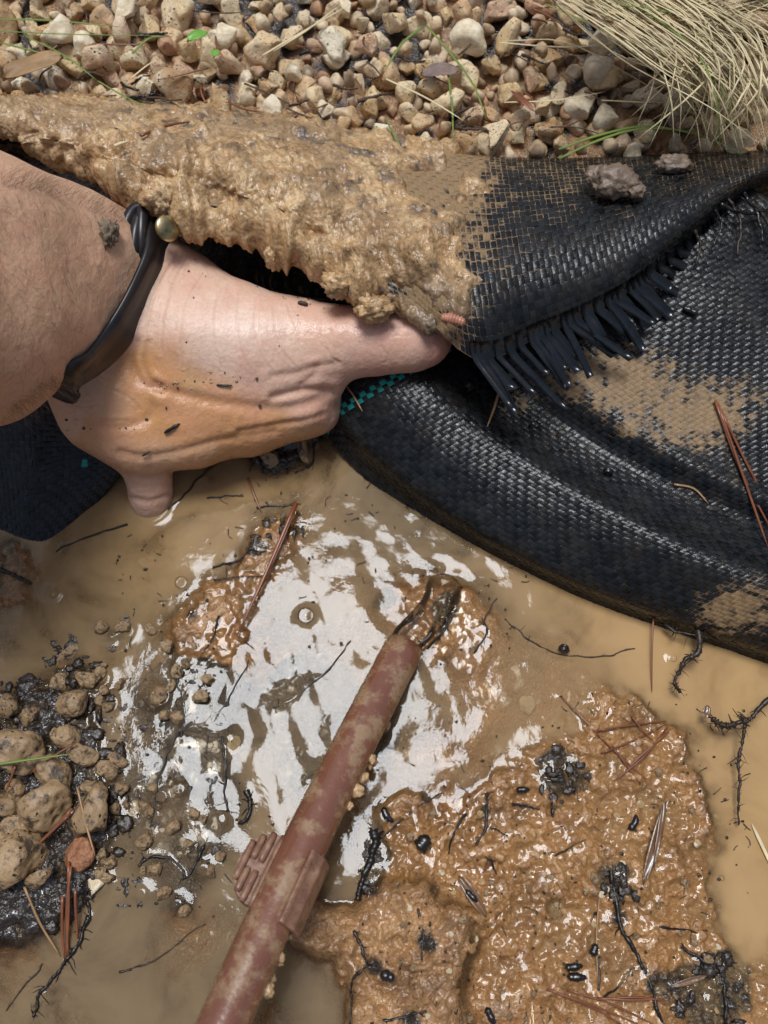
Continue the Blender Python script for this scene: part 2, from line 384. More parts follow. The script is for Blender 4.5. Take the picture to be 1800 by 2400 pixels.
# ------------------------------------------------------------------ ground
def poly(pts): return np.array([P(a, b, 0)[:2] for a, b in pts])
def sd(pg, x, y):
    """signed distance, positive inside"""
    d = np.full(x.shape, 9.0); ins = np.zeros(x.shape, bool); n = len(pg)
    for i in range(n):
        a, b = pg[i], pg[(i+1) % n]; e = b-a
        wx, wy = x-a[0], y-a[1]; t = np.clip((wx*e[0]+wy*e[1])/(e@e), 0, 1)
        d = np.minimum(d, (wx-e[0]*t)**2+(wy-e[1]*t)**2)
        c = (a[1] <= y) != (b[1] <= y)
        ins ^= c & (x < a[0]+(y-a[1])*e[0]/(e[1]+1e-15))
    return np.where(ins, 1, -1)*np.sqrt(d)
ISLE = poly([(840, 2600), (815, 2330), (790, 2240), (700, 2190), (740, 2120), (830, 2110), (860, 2020), (890, 1930), (960, 1855), (1060, 1835), (1150, 1825), (1220, 1775), (1330, 1735), (1390, 1670), (1410, 1610), (1480, 1600), (1560, 1680), (1610, 1750), (1650, 1860), (1700, 2020), (1715, 2150), (1760, 2235), (1860, 2190), (2100, 2300), (2100, 2600)])
ROUGHY = poly([(835, 2600), (815, 2330), (790, 2230), (700, 2190), (745, 2125), (850, 2120), (900, 2065), (990, 2080), (1040, 2130), (1100, 2160), (1085, 2230), (1060, 2300), (1090, 2420), (1100, 2600)])
RIDGE = poly([(700, 1170), (600, 1200), (540, 1300), (450, 1360), (390, 1430), (350, 1520), (300, 1600), (330, 1680), (450, 1640), (560, 1560), (640, 1440), (690, 1340), (740, 1250)])
JETM = poly([(900, 1360), (1000, 1335), (1120, 1360), (1200, 1430), (1190, 1500), (1120, 1560), (1010, 1560), (930, 1500)])
SHAL = poly([(1180, 1440), (1330, 1420), (1480, 1500), (1520, 1600), (1400, 1700), (1200, 1780), (1050, 1800), (1060, 1600)])
PILE = poly([(-300, 1560), (-60, 1610), (40, 1600), (110, 1560), (150, 1520), (210, 1540), (260, 1600), (250, 1690), (270, 1760), (320, 1830), (285, 1900), (285, 2000), (240, 2060), (200, 2130), (120, 2190), (-60, 2260), (-300, 2300)])
HUMP = poly([(560, 1040), (600, 1010), (740, 1000), (770, 1030), (720, 1075), (650, 1130), (580, 1110)])
LEFT = poly([(-200, 1240), (40, 1250), (100, 1330), (80, 1420), (-20, 1450), (-200, 1450)])
BLK = poly([(300, 1600), (420, 1560), (540, 1640), (560, 1800), (540, 2000), (420, 2120), (300, 2060), (260, 1850)])
PUD = poly([(1180, 2120), (1290, 2110), (1390, 2140), (1380, 2220), (1280, 2260), (1150, 2290), (1110, 2220)])
CHAN = poly([(860, 1960), (830, 2060), (790, 2120), (740, 2110), (780, 2000), (850, 1900)])
def ground(x, y, fine=True):
    p = xyz(x, y); n1 = fbm(p*35, 4, 3); n2 = fbm(p*140, 4, 9); w = worley(p*260, 4); n3 = vnoise(p*620, 8)
    z = -0.019+0.006*n1+0.001*n2
    dark = np.zeros_like(x)-0.35
    def up(pg, h, edge, amp, soft=1.0, jit=0.004):
        nonlocal z
        d = sd(pg, x, y)+jit*n1+0.0025*n2
        t = sst(-edge, edge*soft, d); z = z*(1-t)+(h+amp)*t; return t
    rg = 0.0016*n2+0.0012*(0.6-w)
    up(SHAL, -0.005, 0.02, 0.003*n1)
    up(JETM, -0.0022, 0.010, 0.0025*n1+rg)
    up(RIDGE, 0.0006, 0.013, 0.0034*n1+2.4*rg)
    t = up(ISLE, 0.0004, 0.011, 0.0030*n1+2.1*rg+0.0006*n3, 0.6, 0.009)
    up(ROUGHY, 0.0095, 0.005, 0.0085*n1+3.2*rg+0.0009*n3, 1.0)
    d = sd(PUD, x, y)+0.004*n1; z = z-0.0022*sst(-0.004, 0.006, d)
    d = sd(CHAN, x, y)+0.002*n1; z = z-0.010*sst(-0.004, 0.006, d)
    t = up(PILE, 0.0018, 0.007, 0.005*n1+2.0*rg); dark = dark+1.25*t
    t = up(HUMP, 0.002, 0.006, 0.004*n1+1.5*rg); dark = dark+1.2*t
    t = up(LEFT, -0.0025, 0.008, 0.004*n1+rg); dark = dark+0.75*t
    t = sst(-0.012, 0.008, sd(BLK, x, y)+0.004*n1); z = z*(1-t)+t*(-0.006+0.004*n1); dark = dark+0.75*t
    for q, w_ in BLACKS:
        dd = np.hypot(x-q[0], y-q[1])/w_; dark = dark+1.1*np.exp(-dd**2)
    dark = dark+0.55*sst(0.0, 0.6, vnoise(p*48, 44))
    # bank behind
    yb = 0.272+0.010*vnoise(xyz(x*14, 0.0), 5)-0.03*sst(0.05, 0.18, x)
    t = sst(0, 0.055, y-yb)
    zb = 0.052+0.10*np.clip(y-0.32, 0, 1)+0.004*n1+1.0*rg
    z = z*(1-t)+zb*t
    dark = dark+1.1*sst(-0.01, 0.02, y-yb)-0.35*sst(0.05, 0.07, y-yb)
    # near side rises gently out of the pool behind the camera
    t = sst(0.10, 0.5, -y); z = z*(1-t)+0.05*t
    far = sst(0.6, 3.0, np.hypot(x, y)); z = z*(1-far)+0.06*far
    return z, dark
BLACKS = [(P(a, b)[:2], r) for a, b, r in [(300, 1700, .014), (290, 1850, .014), (330, 1980, .014), (440, 1700, .014), (560, 1700, .016), (740, 1560, .020), (700, 1700, .022), (830, 1700, .020), (640, 1820, .02), (450, 1800, .016), (420, 1950, .016), (500, 1950, .014), (350, 1750, .012), (380, 2080, .014), (1050, 1430, .008), (1310, 1815, .009), (1000, 1870, .006), (1140, 1900, .006), (870, 1960, .010), (850, 2060, .008), (1440, 2060, .008), (1450, 2150, .006), (1690, 2270, .010), (1690, 2350, .008), (900, 1400, .006), (420, 1600, .010), (530, 1620, .008), (1000, 2210, .007), (960, 2380, .007), (450, 1440, .007), (600, 1290, .006), (480, 1570, .008), (260, 1460, .009), (880, 2260, .007), (1540, 2300, .010), (1640, 2380, .012)]]
def axis(lo, hi, step, far):
    a = np.arange(lo, hi, step); g = step; L, R_ = [], []; p = lo; q = hi
    while p > -far: g *= 1.35; p -= g; L.append(p); q += g; R_.append(q)
    return np.concatenate([L[::-1], a, R_])
gx = axis(-0.22, 0.22, 0.00066, 30); gy = axis(-0.05, 0.32, 0.00066, 30)
X, Y = np.meshgrid(gx, gy, indexing='ij')
GZ, GD = ground(X, Y)
G = ob("ground", np.stack([X, Y, GZ], -1).reshape(-1, 3), gridf(*X.shape), MT['mud'], None, {"dark": GD.ravel()})
tag(G, kind="structure")
def gz(x, y):
    i = int(np.clip(np.searchsorted(gx, x)-1, 0, len(gx)-2)); j = int(np.clip(np.searchsorted(gy, y)-1, 0, len(gy)-2))
    a = (x-gx[i])/(gx[i+1]-gx[i]); b = (y-gy[j])/(gy[j+1]-gy[j])
    return float((GZ[i, j]*(1-a)+GZ[i+1, j]*a)*(1-b)+(GZ[i, j+1]*(1-a)+GZ[i+1, j+1]*a)*b)

# ------------------------------------------------------------------ water
wx = np.concatenate([np.arange(-0.36, -0.21, 0.003), np.arange(-0.21, 0.21, 0.00066), np.arange(0.21, 0.3601, 0.003)]); wy = np.concatenate([np.arange(-0.16, -0.045, 0.003), np.arange(-0.045, 0.29, 0.00066)])
X, Y = np.meshgrid(wx, wy, indexing='ij')
TZ, _ = ground(X, Y)
JET = P(1030, 1400)[:2]
p = xyz(X, Y); r = np.hypot(X-JET[0], Y-JET[1])
wob = 0.010*fbm(p*22, 2, 71)
amp = 0.25+0.75*np.exp(-(r/0.075)**2)
rip = 0.00010*np.sin(2*math.pi*(r+1.6*wob)/0.0115)*np.exp(-r/0.03)
lft = np.exp(-(((X-P(760, 1650)[0])/0.06)**2+((Y-P(760, 1650)[1])/0.07)**2))
rip = rip+amp*(0.00026*vnoise(p*62+3, 51)+0.00010*vnoise(p*125, 52)+0.000035*vnoise(p*270, 53))
rip = rip+lft*(0.00075*vnoise(xyz(X*75+Y*25, Y*48-X*20), 57)+0.00022*vnoise(xyz(X*170+Y*40, Y*110), 58))
rip = rip+np.exp(-(r/0.016)**2)*(0.0009*vnoise(p*140, 55)+0.0004*vnoise(p*300, 56))
rs = sst(0.0, 0.02, X-0.010)*np.exp(-((Y-P(1050, 1680)[1])/0.05)**2)
rip = rip+rs*0.00026*vnoise(xyz(X*40, Y*150+0.9*np.sin(X*60)), 54)
def blur(A, k):
    for ax in (0, 1):
        c = np.cumsum(np.pad(A, [(k+1, k) if i == ax else (0, 0) for i in (0, 1)], mode='edge'), axis=ax); n = A.shape[ax]
        A = (np.take(c, np.arange(2*k+1, 2*k+1+n), ax)-np.take(c, np.arange(0, n), ax))/(2*k+1)
    return A
film = blur(blur(TZ, 4), 4)-0.00005+0.0004*fbm(p*55, 3, 81)
LV = np.where(sd(ROUGHY, X, Y) < 0, np.maximum(0, film), 0)*sst(0.0, 0.006, sd(ISLE, X, Y))
dep = LV-TZ
men = 0.0012*np.exp(-np.clip(dep-0.0002, 0, 1)/0.0011)
for a_, b_, q_ in [(240, 1592, 18), (207, 1592, 27), (172, 1650, 44), (255, 1650, 22), (374, 1632, 24), (195, 1765, 34), (252, 1803, 30), (218, 1905, 56), (223, 2066, 30), (16, 1655, 30), (186, 2000, 34), (1226, 1851, 17), (1488, 1930, 20), (1393, 2226, 17), (1347, 2278, 28), (992, 1975, 22), (906, 1912, 18), (630, 1072, 24), (352, 1182, 46), (425, 1366, 15), (717, 1443, 19), (127, 1393, 14), (378, 1868, 15), (1577, 1543, 9), (255, 1465, 34), (540, 1730, 10), (433, 1990, 12), (476, 2040, 14), (521, 1920, 10), (420, 1850, 14), (330, 2095, 12), (415, 2120, 12), (300, 1480, 14)]:
    g_ = P(a_, b_)[:2]; d_ = np.maximum(np.hypot(X-g_[0], Y-g_[1])-q_*mpp(a_, b_), 0); men = np.maximum(men, 0.0008*np.exp(-d_/0.0016))
for pl in [[(405, 1557), (430, 1662), (423, 1730)], [(423, 1712), (376, 1806), (365, 1875), (352, 1940)], [(521, 1727), (528, 1770), (526, 1850), (535, 1900)], [(427, 1716), (452, 1703), (488, 1707)], [(586, 1550), (532, 1643)], [(637, 1662), (684, 1640), (753, 1583)], [(325, 2031), (341, 2013), (392, 2007), (437, 2058)], [(577, 1850), (588, 1879), (577, 1919), (556, 1930)], [(482, 1977), (443, 2058)], [(205, 2151), (154, 2251), (93, 2332)], [(300, 1228), (215, 1255), (130, 1292)], [(395, 1195), (440, 1150), (530, 1075)], [(694, 1250), (560, 1490)], [(1314, 1632), (1402, 1722)], [(1400, 1713), (1562, 1690)]]:
    for (a_, b_), (c_, e_) in zip(pl[:-1], pl[1:]):
        g_ = P(a_, b_)[:2]; k_ = P(c_, e_)[:2]-g_; t_ = np.clip(((X-g_[0])*k_[0]+(Y-g_[1])*k_[1])/(k_@k_), 0, 1)
        d_ = np.hypot(X-g_[0]-k_[0]*t_, Y-g_[1]-k_[1]*t_); men = np.maximum(men, 0.0006*sst(-0.6, 0.4, vnoise(xyz(X*120, Y*120), 88))*np.exp(-d_/0.0018))
WZ = LV+rip*sst(-0.0005, 0.003, dep)+men*(1-0.4*(LV > 0))
wq = topx(np.stack([X, Y, X*0], -1)); qx, qy = wq[..., 0], wq[..., 1]
clay = np.clip(0.14+0.75*sst(950, 1550, qx)+0.30*sst(1500, 1250, qy)*sst(900, 500, qx)-0.25*sst(1900, 2200, qy)*sst(900, 600, qx)+0.25*fbm(p*18, 3, 66), 0, 1)
WA = ob("water", np.stack([X, Y, WZ], -1).reshape(-1, 3), gridf(*X.shape), MT['water'], None, {"depth": (np.clip(WZ-TZ, 0, 1)*(1-0.70*np.maximum(lft, np.exp(-(((qx-430)/190)**2+((qy-1800)/330)**2))))).ravel(), "clay": clay.ravel()})
tag(WA, kind="structure")

# ------------------------------------------------------------------ gravel on the bank: stones are pieces of the ground
SM = []
for k in range(22):
    v, f = stone(100+k, 3, 9+k % 5, 0.05+0.02*(k % 3), 0.16 if k % 2 else 0.0); SM.append(mesh("stone", v, f, MT['gravel']))
PSM = [mesh("stone", *stone(300+k, 3, 11, 0.05), MT['pale']) for k in range(4)]
def rotm(r): return Matrix.Rotation(r.uniform(0, 6.28), 3, 'Z') @ Matrix.Rotation(r.uniform(0, 6.28), 3, 'X') @ Matrix.Rotation(r.uniform(0, 6.28), 3, 'Y')
r = random.Random(5)
gloc = np.array(G.location)
bpx = np.array([-700, -80, 150, 330, 520, 720, 900, 1050, 1200, 1380, 1560, 1720, 2500]); bpy_ = np.array([225, 235, 240, 245, 262, 290, 315, 345, 352, 352, 345, 340, 335])   # the stones stop at the back of the fabric
cand = []
def pack(levels, gap, y0, z0, margin, tier):
    A = np.zeros((6000, 3)); n = 0
    for size, tries in levels:
        for _ in range(tries):
            x = r.uniform(-0.30, 0.30); y = r.uniform(y0, 0.56); s = size*r.uniform(0.82, 1.18)
            q = topx([x, y, z0])
            if q[1] > np.interp(q[0], bpx, bpy_)-margin or q[1] < -300: continue
            if n and (((A[:n, 0]-x)**2+(A[:n, 1]-y)**2) < (gap*(s+A[:n, 2]))**2).any(): continue
            A[n] = (x, y, s); n += 1; cand.append((x, y, s, tier))
pack(((0.0118, 60), (0.0095, 350), (0.0075, 1300), (0.0055, 3500), (0.0038, 8000)), 0.74, 0.285, 0.06, 0, 0)
pack(((0.0105, 50), (0.0082, 450), (0.0064, 1500), (0.0046, 2600)), 0.92, 0.30, 0.07, 22, 1)
cx = np.array([a[0] for a in cand]); cy = np.array([a[1] for a in cand]); cz = ground(cx, cy)[0]
items = []
for (x, y, s, t), z in zip(cand, cz):
    q = topx([x, y, z]); seen = -60 < q[0] < 1860 and q[1] > -60
    items.append((not seen, -s, x, y, z, t))
items.sort(); rest = []
for k, (hid, s, x, y, z, t) in enumerate(items):
    s = -s; c = (x, y, z+s*0.32+t*0.0062)
    sc = Vector((s*r.uniform(0.9, 1.2), s*r.uniform(0.9, 1.2), s*r.uniform(0.85, 1.1)))
    if k < 285 and not hid:
        pale = r.random() < 0.07
        o = bpy.data.objects.new("stone", r.choice(PSM if pale else SM)); COL.objects.link(o); o.parent = G
        o.location = Vector(c)-Vector(gloc); o.rotation_euler = rotm(r).to_euler(); o.scale = sc
    else:
        rest.append((c, sc, rotm(r), r.randrange(12)))
for px_, py_, rp_ in ((130, 80, 46), (525, 82, 34), (200, 108, 36), (290, 26, 36), (1360, 250, 40), (1585, 235, 44), (1100, 90, 50), (760, 258, 24), (350, 200, 34), (1400, 172, 44)):
    zz = gz(*P(px_, py_, .06)[:2])+.010; sr = rp_*mpp(px_, py_, zz); o = bpy.data.objects.new("stone", PSM[px_ % 4]); COL.objects.link(o); o.parent = G
    o.location = Vector(P(px_, py_, zz))-Vector(gloc); o.rotation_euler = rotm(r).to_euler(); o.scale = (sr*1.25, sr*1.15, sr*1.1)
small = [stone(500+k, 2, 8, 0.08) for k in range(12)]
def stuffmesh(name, lst, mat, parent):
    parts = []; tn = []
    for c, sc, R_, k in lst:
        v, f = small[k]; R3 = np.array(R_); w = (v*np.array(sc))@R3.T+np.array(c); parts.append((w, f))
    v, f = join(parts); o = ob(name, v, f, mat, parent); o["kind"] = "stuff"; return o
# four tones of small gravel so that the fill is not one colour
def fill_mat(name, col):
    m = M(name, 0.7, 0.4); n = m.noise(190, 6, 0.65); b = m.noise(60, 2)
    c = m.mix(m.ramp(n, [(0.35, 0.8), (0.6, 0.0)]), col, tuple(x*0.35 for x in col))
    c = m.mix(m.ramp(b, [(0.45, 0.0), (0.65, 0.6)]), c, (0.70, 0.56, 0.37))
    m.set("Base Color", c); m.set("Normal", m.bump(n, 0.001, 0.8)); return m.m
FM = [fill_mat("fill_gravel_"+n, c) for n, c in (("tan", (0.64, 0.43, 0.24)), ("cream", (0.74, 0.58, 0.38)), ("rust", (0.50, 0.28, 0.15)), ("umber", (0.32, 0.20, 0.11)))]
for k in range(4):
    stuffmesh("gravel", rest[k::4], FM[k], G)

# ------------------------------------------------------------------ woven fabric
class Patch:
    """bicubic surface through a net of points, re-spaced by arc length"""
    def __init__(s, net, sgn=1):
        s.sgn = sgn
        s.n = np.asarray(net, float); s.a, s.b = s.n.shape[:2]
        q = s.n; q = np.concatenate([2*q[:1]-q[1:2], q, 2*q[-1:]-q[-2:-1]], 0)
        s.q = np.concatenate([2*q[:, :1]-q[:, 1:2], q, 2*q[:, -1:]-q[:, -2:-1]], 1)
        us = np.linspace(0, s.a-1, 200); vs = np.linspace(0, s.b-1, 200)
        lu = np.mean([np.concatenate([[0], np.cumsum(np.linalg.norm(np.diff(s.raw(us, np.full(200, w)), axis=0), axis=1))]) for w in np.linspace(0.2, s.b-1.2, 4)], 0)
        lv = np.mean([np.concatenate([[0], np.cumsum(np.linalg.norm(np.diff(s.raw(np.full(200, w), vs), axis=0), axis=1))]) for w in np.linspace(1, s.a-2, 5)], 0)
        s.lu, s.lv, s.us, s.vs = lu, lv, us, vs; s.LU, s.LV = lu[-1], lv[-1]
    @staticmethod
    def cr(t):
        return [0.5*(-t+2*t*t-t**3), 0.5*(2-5*t*t+3*t**3), 0.5*(t+4*t*t-3*t**3), 0.5*(-t*t+t**3)]
    def raw(s, u, v):
        u = np.clip(u, 0, s.a-1); v = np.clip(v, 0, s.b-1)
        i = np.minimum(u.astype(int), s.a-2); j = np.minimum(v.astype(int), s.b-2); cu = s.cr(u-i); cv = s.cr(v-j); r = 0
        for k in range(4):
            for l in range(4): r = r+(cu[k]*cv[l])[..., None]*s.q[i+k, j+l]
        return r
    def at(s, x, y):                # x, y in metres along the two ways of the cloth
        return s.raw(np.interp(x, s.lu, s.us), np.interp(y, s.lv, s.vs))
    def nrm(s, x, y):
        e = 0.0006
        du = s.at(np.minimum(x+e, s.LU), y)-s.at(np.maximum(x-e, 0), y); dv = s.at(x, np.minimum(y+e, s.LV))-s.at(x, np.maximum(y-e, 0))
        n = s.sgn*np.cross(du, dv); return n/(np.linalg.norm(n, axis=-1)[..., None]+1e-12), dv/(np.linalg.norm(dv, axis=-1)[..., None]+1e-12)
def weave(name, pt, cell, parent, keep=None, mudf=None, greenf=None, flip=1, seed=0, H=0.00022, ends=0.22):
    nu = int(pt.LU/cell); nv = int(pt.LV/cell); r = np.random.default_rng(seed)
    I, J = np.meshgrid(np.arange(nu), np.arange(nv), indexing='ij'); I = I.ravel(); J = J.ravel()
    if keep is not None:
        k = keep((I+.5)*cell, (J+.5)*cell, I, J); I, J = I[k], J[k]
    par = (I+J) % 2 == 0; N = len(I)
    A = np.array([-.66, -.36, 0, .36, .66]); B = np.array([-.475, -.36, .36, .475]); a, b = np.meshgrid(A, B, indexing='ij'); a = a.ravel(); b = b.ravel()
    jit = r.normal(0, 0.035, (N, 1)); sk = r.normal(0, 0.03, (N, 1))
    du = np.where(par[:, None], a[None], b[None]*0.98+jit+sk*a[None]); dv = np.where(par[:, None], b[None]*0.98+jit+sk*a[None], a[None])
    x = np.clip((I[:, None]+.5+du)*cell, 0, pt.LU); y = np.clip((J[:, None]+.5+dv)*cell, 0, pt.LV)
    h = H*(np.cos(a*math.pi/1.25)*1.25-0.25)[None]+H*0.22*(1-(b/.475)**2)[None]+r.normal(0, H*0.16, (N, 1))+r.normal(0, H*0.3, (N, 1))*b[None]
    n, _ = pt.nrm(x, y); v = pt.at(x, y)+flip*n*(h+H)[..., None]
    i = np.arange(20).reshape(5, 4); f0 = np.stack([i[:-1, :-1], i[1:, :-1], i[1:, 1:], i[:-1, 1:]], -1).reshape(-1, 4)
    f = (np.arange(N)[:, None, None]*20+f0[None]).reshape(-1, 4)
    tone = np.repeat(r.uniform(0, 1, N), 20)
    X_, Y_ = (I+.5)*cell, (J+.5)*cell
    mud = (mudf(x.ravel(), y.ravel())+np.repeat(r.normal(0, 0.07, N), 20))+np.tile(ends*((np.abs(b) > 0.4) | (np.abs(a) > .5)), N)
    gr = np.repeat(greenf(I, J, par).astype(float) if greenf else np.zeros(N), 20)
    o = ob(name, v.reshape(-1, 3), f, MT['weave'], parent, {"tone": tone, "mud": mud, "green": gr}); o["kind"] = "stuff"
    return o
def backing(pt, parent, flip=1, th=0.0007, step=0.0016, ylo=0, yhi=None):
    nu = int(pt.LU/step)+2; nv = int(pt.LV/step)+2
    x, y = np.meshgrid(np.linspace(0, pt.LU, nu), np.linspace(ylo, yhi or pt.LV, nv), indexing='ij')
    n, _ = pt.nrm(x, y); a = pt.at(x, y)-flip*n*0.0002; b = a-flip*n*th
    i = np.arange(nu*nv).reshape(nu, nv); f = gridf(nu, nv); off = nu*nv
    rim = np.concatenate([i[:, 0], i[-1, 1:], i[-2::-1, -1], i[0, -2:0:-1]]); rn = np.roll(rim, -1)
    fs = np.concatenate([f, f[:, ::-1]+off, np.stack([rim, rim+off, rn+off, rn], -1)])
    return ob("backing", np.concatenate([a.reshape(-1, 3), b.reshape(-1, 3)]), fs, MT['backing'], parent)
CELL = 0.0027
# lower cloth: columns run from its wet lower edge up under the flap
edge = [(722, 868, .030), (800, 1010, .016), (905, 1120, .008), (1045, 1222, .004), (1200, 1312, .003), (1370, 1392, .003), (1560, 1462, .003), (1760, 1530, .003), (1990, 1610, .003)]
rows = [(-14, 34, -.010), (0, 0, 0), (22, -16, .012), (100, -62, .024), (170, -103, .0310), (215, -128, .0318), (262, -156, .0262), (330, -195, .0235), (395, -230, .0305), (450, -262, .0335), (600, -345, .043), (780, -450, .053), (980, -560, .058)]
net = []
for k, (a, b, z) in enumerate(edge):
    row = []
    for l, (da, db, dz) in enumerate(rows):
        w = 0.0
        if l >= 3: w = 0.0035*math.sin(k*0.9+l*0.6)*min(1, (l-2)/2)
        if l in (6, 7) and k >= 3: w -= 0.002
        if k == 0: dz = dz*0.55
        zz = min(z, 0.012)+dz+w+(0.012 if k == 0 and l > 0 else 0)
        if l == 0: zz = -0.008
        if l <= 1: zz = z+(dz if l == 0 else 0)
        s = 1.0
        if k == 0: s = 0.9
        row.append(P(a+da*s, b+db*s, max(zz, -0.012)))
    net.append(row)
LOW = Patch(net)
lowc = empty("landscape_fabric", P(1300, 1200, 0.0))
tag(lowc, "wet black woven ground cloth with green checked stripe draped into the brown pool", "fabric")
def lowmud(x, y):
    q = topx(LOW.at(x, y)); px, py = q[..., 0], q[..., 1]; m = -0.16+0.35*fbm(xyz(px/160, py/160), 3, 21)
    for a, b, rr, w in [(1560, 960, 150, .55), (1480, 860, 110, .5), (1640, 990, 110, .5), (1720, 900, 140, .3), (1330, 860, 130, .45), (1250, 930, 110, .25), (1740, 1380, 130, .45), (1700, 1200, 110, .3), (1780, 1440, 110, .5), (1330, 1060, 80, .2), (1040, 1110, 70, .25), (1180, 1000, 120, .12), (1690, 1440, 100, .35)]:
        m = m+w*np.exp(-(((px-a)/rr)**2+((py-b)/(rr*0.7))**2))
    return m
# green stripe: two neighbouring tapes
ax, ay = np.meshgrid(np.arange(0, LOW.LU, CELL/2), np.arange(0, LOW.LV, CELL/2), indexing='ij')
qq = topx(LOW.at(ax, ay)); dd = np.hypot(qq[..., 0]-900, qq[..., 1]-893); k = np.unravel_index(np.argmin(dd), dd.shape)
GI = int(ax[k]/CELL)
weave("weave", LOW, CELL, lowc, None, lowmud, lambda i, j, par: ((i == GI) | (i == GI+1)) & (~par) & (j < 60), 1, 3)
backing(LOW, lowc)

# flap folded forward over the hand
cols = [((-260, 225), (-260, 245), .074), ((-80, 240), (-85, 268), .076), ((150, 250), (150, 352), .082), ((330, 260), (345, 445), .090), ((520, 280), (562, 503), .089), ((720, 308), (790, 624), .084), ((900, 340), (965, 716), .077), ((1050, 368), (1115, 840), .072), ((1200, 384), (1265, 790), .069), ((1380, 384), (1450, 700), .069), ((1560, 376), (1610, 575), .069), ((1720, 370), (1740, 462), .068), ((1880, 366), (1860, 400), .068), ((2060, 362), (2040, 390), .068)]
net = []
for k, (a, b, zf) in enumerate(cols):
    row = [P(a[0], a[1]-14, .056)]
    for t, dz in ((0, .068), (.18, .079), (.4, .088), (.62, .091), (.82, .087), (1.0, None)):
        z = zf if dz is None else dz*(1-t)+t*(dz*0.55+zf*0.45)
        z += 0.0022*math.sin(k*1.7+t*4)*t
        row.append(P(a[0]+(b[0]-a[0])*t, a[1]+(b[1]-a[1])*t, z))
    net.append(row)
FLAP = Patch(net, -1)
flap = empty("fabric_flap", P(1250, 600, 0.05))
tag(flap, "frayed folded flap of black woven cloth, its left half caked in sandy mud", "fabric")
def flapmud(x, y):
    q = topx(FLAP.at(x, y)); px, py = q[..., 0], q[..., 1]
    m = -0.1+0.62*sst(1330, 980, px)+0.30*sst(560, 380, py)+0.35*fbm(xyz(px/110, py/110), 3, 31)
    m = m-0.35*sst(560, 720, py)*sst(1000, 1150, px)+0.15*np.exp(-((px-1250)/160)**2-((py-520)/80)**2)
    return m
weave("weave", FLAP, CELL, flap, None, flapmud, None, 1, 5, 0.00022, 0.50)
backing(FLAP, flap)
# loose tapes along the frayed edge
x0 = None
exs = np.arange(0, FLAP.LU, CELL); eq = topx(FLAP.at(exs, np.full(len(exs), FLAP.LV)))
r = random.Random(12)
for k, (x, q) in enumerate(zip(exs, eq)):
    if not (1085 < q[0] < 1700) or (k % 2 and r.random() < .75): continue
    Lc = r.uniform(0.012, 0.031)*(1.0 if q[0] < 1480 else 0.75); xx = min(x+CELL*.5, FLAP.LU); y0 = FLAP.LV-0.010
    lat = r.uniform(0.05, 0.60); droop = r.uniform(0.1, 1.0); w = CELL*r.uniform(0.55, 1.0)
    lift = r.uniform(0.0, 0.0016)
    path = []; tw = r.uniform(-0.45, 0.45)
    n0, t0 = FLAP.nrm(np.array([xx]), np.array([FLAP.LV-0.0015])); n0 = n0[0]; t0 = t0[0]; e0 = FLAP.at(np.array([xx]), np.array([FLAP.LV]))[0]
    t0 = t0*np.array([1, 1, .35]); t0 /= np.linalg.norm(t0); n0 = n0*.5+np.array([0, 0, .5]); n0 -= t0*(n0@t0); n0 /= np.linalg.norm(n0)
    sd0 = np.cross(t0, n0); sd0 = sd0*np.sign(sd0[0]); vv = []
    for s_ in np.linspace(-0.006, Lc, 9):
        if s_ <= 0:
            p_ = FLAP.at(np.array([xx]), np.array([FLAP.LV+s_]))[0]+n0*0.0009
        else:
            g = s_/Lc
            p_ = e0+t0*s_+sd0*s_*lat+n0*(0.0009+lift*g*2)-np.array([0, 0, 1])*(droop*0.006*g*g)
        ang = tw*max(s_, 0)/Lc; sv = sd0*math.cos(ang)+n0*math.sin(ang)
        vv += [p_-sv*w, p_+n0*0.00003, p_+sv*w]
    vv = np.array(vv); i = gridf(9, 3); vb = vv-n0*0.00012
    f = np.concatenate([i, i[:, ::-1]+27]); rim = [0, 3, 6, 9, 12, 15, 18, 21, 24, 25, 26, 23, 20, 17, 14, 11, 8, 5, 2, 1]
    f = np.concatenate([f, [[a_, rim[(z_+1) % 20], rim[(z_+1) % 20]+27, a_+27] for z_, a_ in enumerate(rim)]])
    ob("loose_tape", np.concatenate([vv, vb]), f, MT['strip'], flap, None, False)
# mud crust on the flap, wrapping round its hanging edge
st = 0.00085; nu = int(FLAP.LU*0.72/st); ext = 0.016; nv = int((FLAP.LV+ext)/st)
x, y = np.meshgrid(np.linspace(0, FLAP.LU*0.72, nu), np.linspace(0, FLAP.LV+ext, nv), indexing='ij')
yc = np.minimum(y, FLAP.LV); base = FLAP.at(x, yc); n, tv = FLAP.nrm(x, np.minimum(yc, FLAP.LV-0.0008))
th = np.clip((y-FLAP.LV)/0.0045, 0, 2.9); rc = 0.0045
base = base+(rc*np.sin(th))[..., None]*tv-(rc*(1-np.cos(th)))[..., None]*n
nn = np.cos(th)[..., None]*n+np.sin(th)[..., None]*tv
q = topx(base); px, py = q[..., 0], q[..., 1]
big = fbm(base*70, 4, 41); mid = worley(base*200, 42); fin = worley(base*480, 43); gr_ = worley(base*950, 49); vf = vnoise(base*900, 47)
frac = np.clip(y/FLAP.LV, 0, 1.15)
mask = 1.15*sst(-0.30, 0.40, (1075-px)/240+0.85*vnoise(base*48, 45)+0.55*vnoise(base*120, 64)+0.5*(np.minimum(frac, 1)-0.55))
mask = mask-0.42*sst(0.05, 0.55, vnoise(base*75, 46))-0.30*np.exp(-((px-1010)/130)**2-((py-470)/70)**2)
low_ = sst(0.45, 1.0, frac)
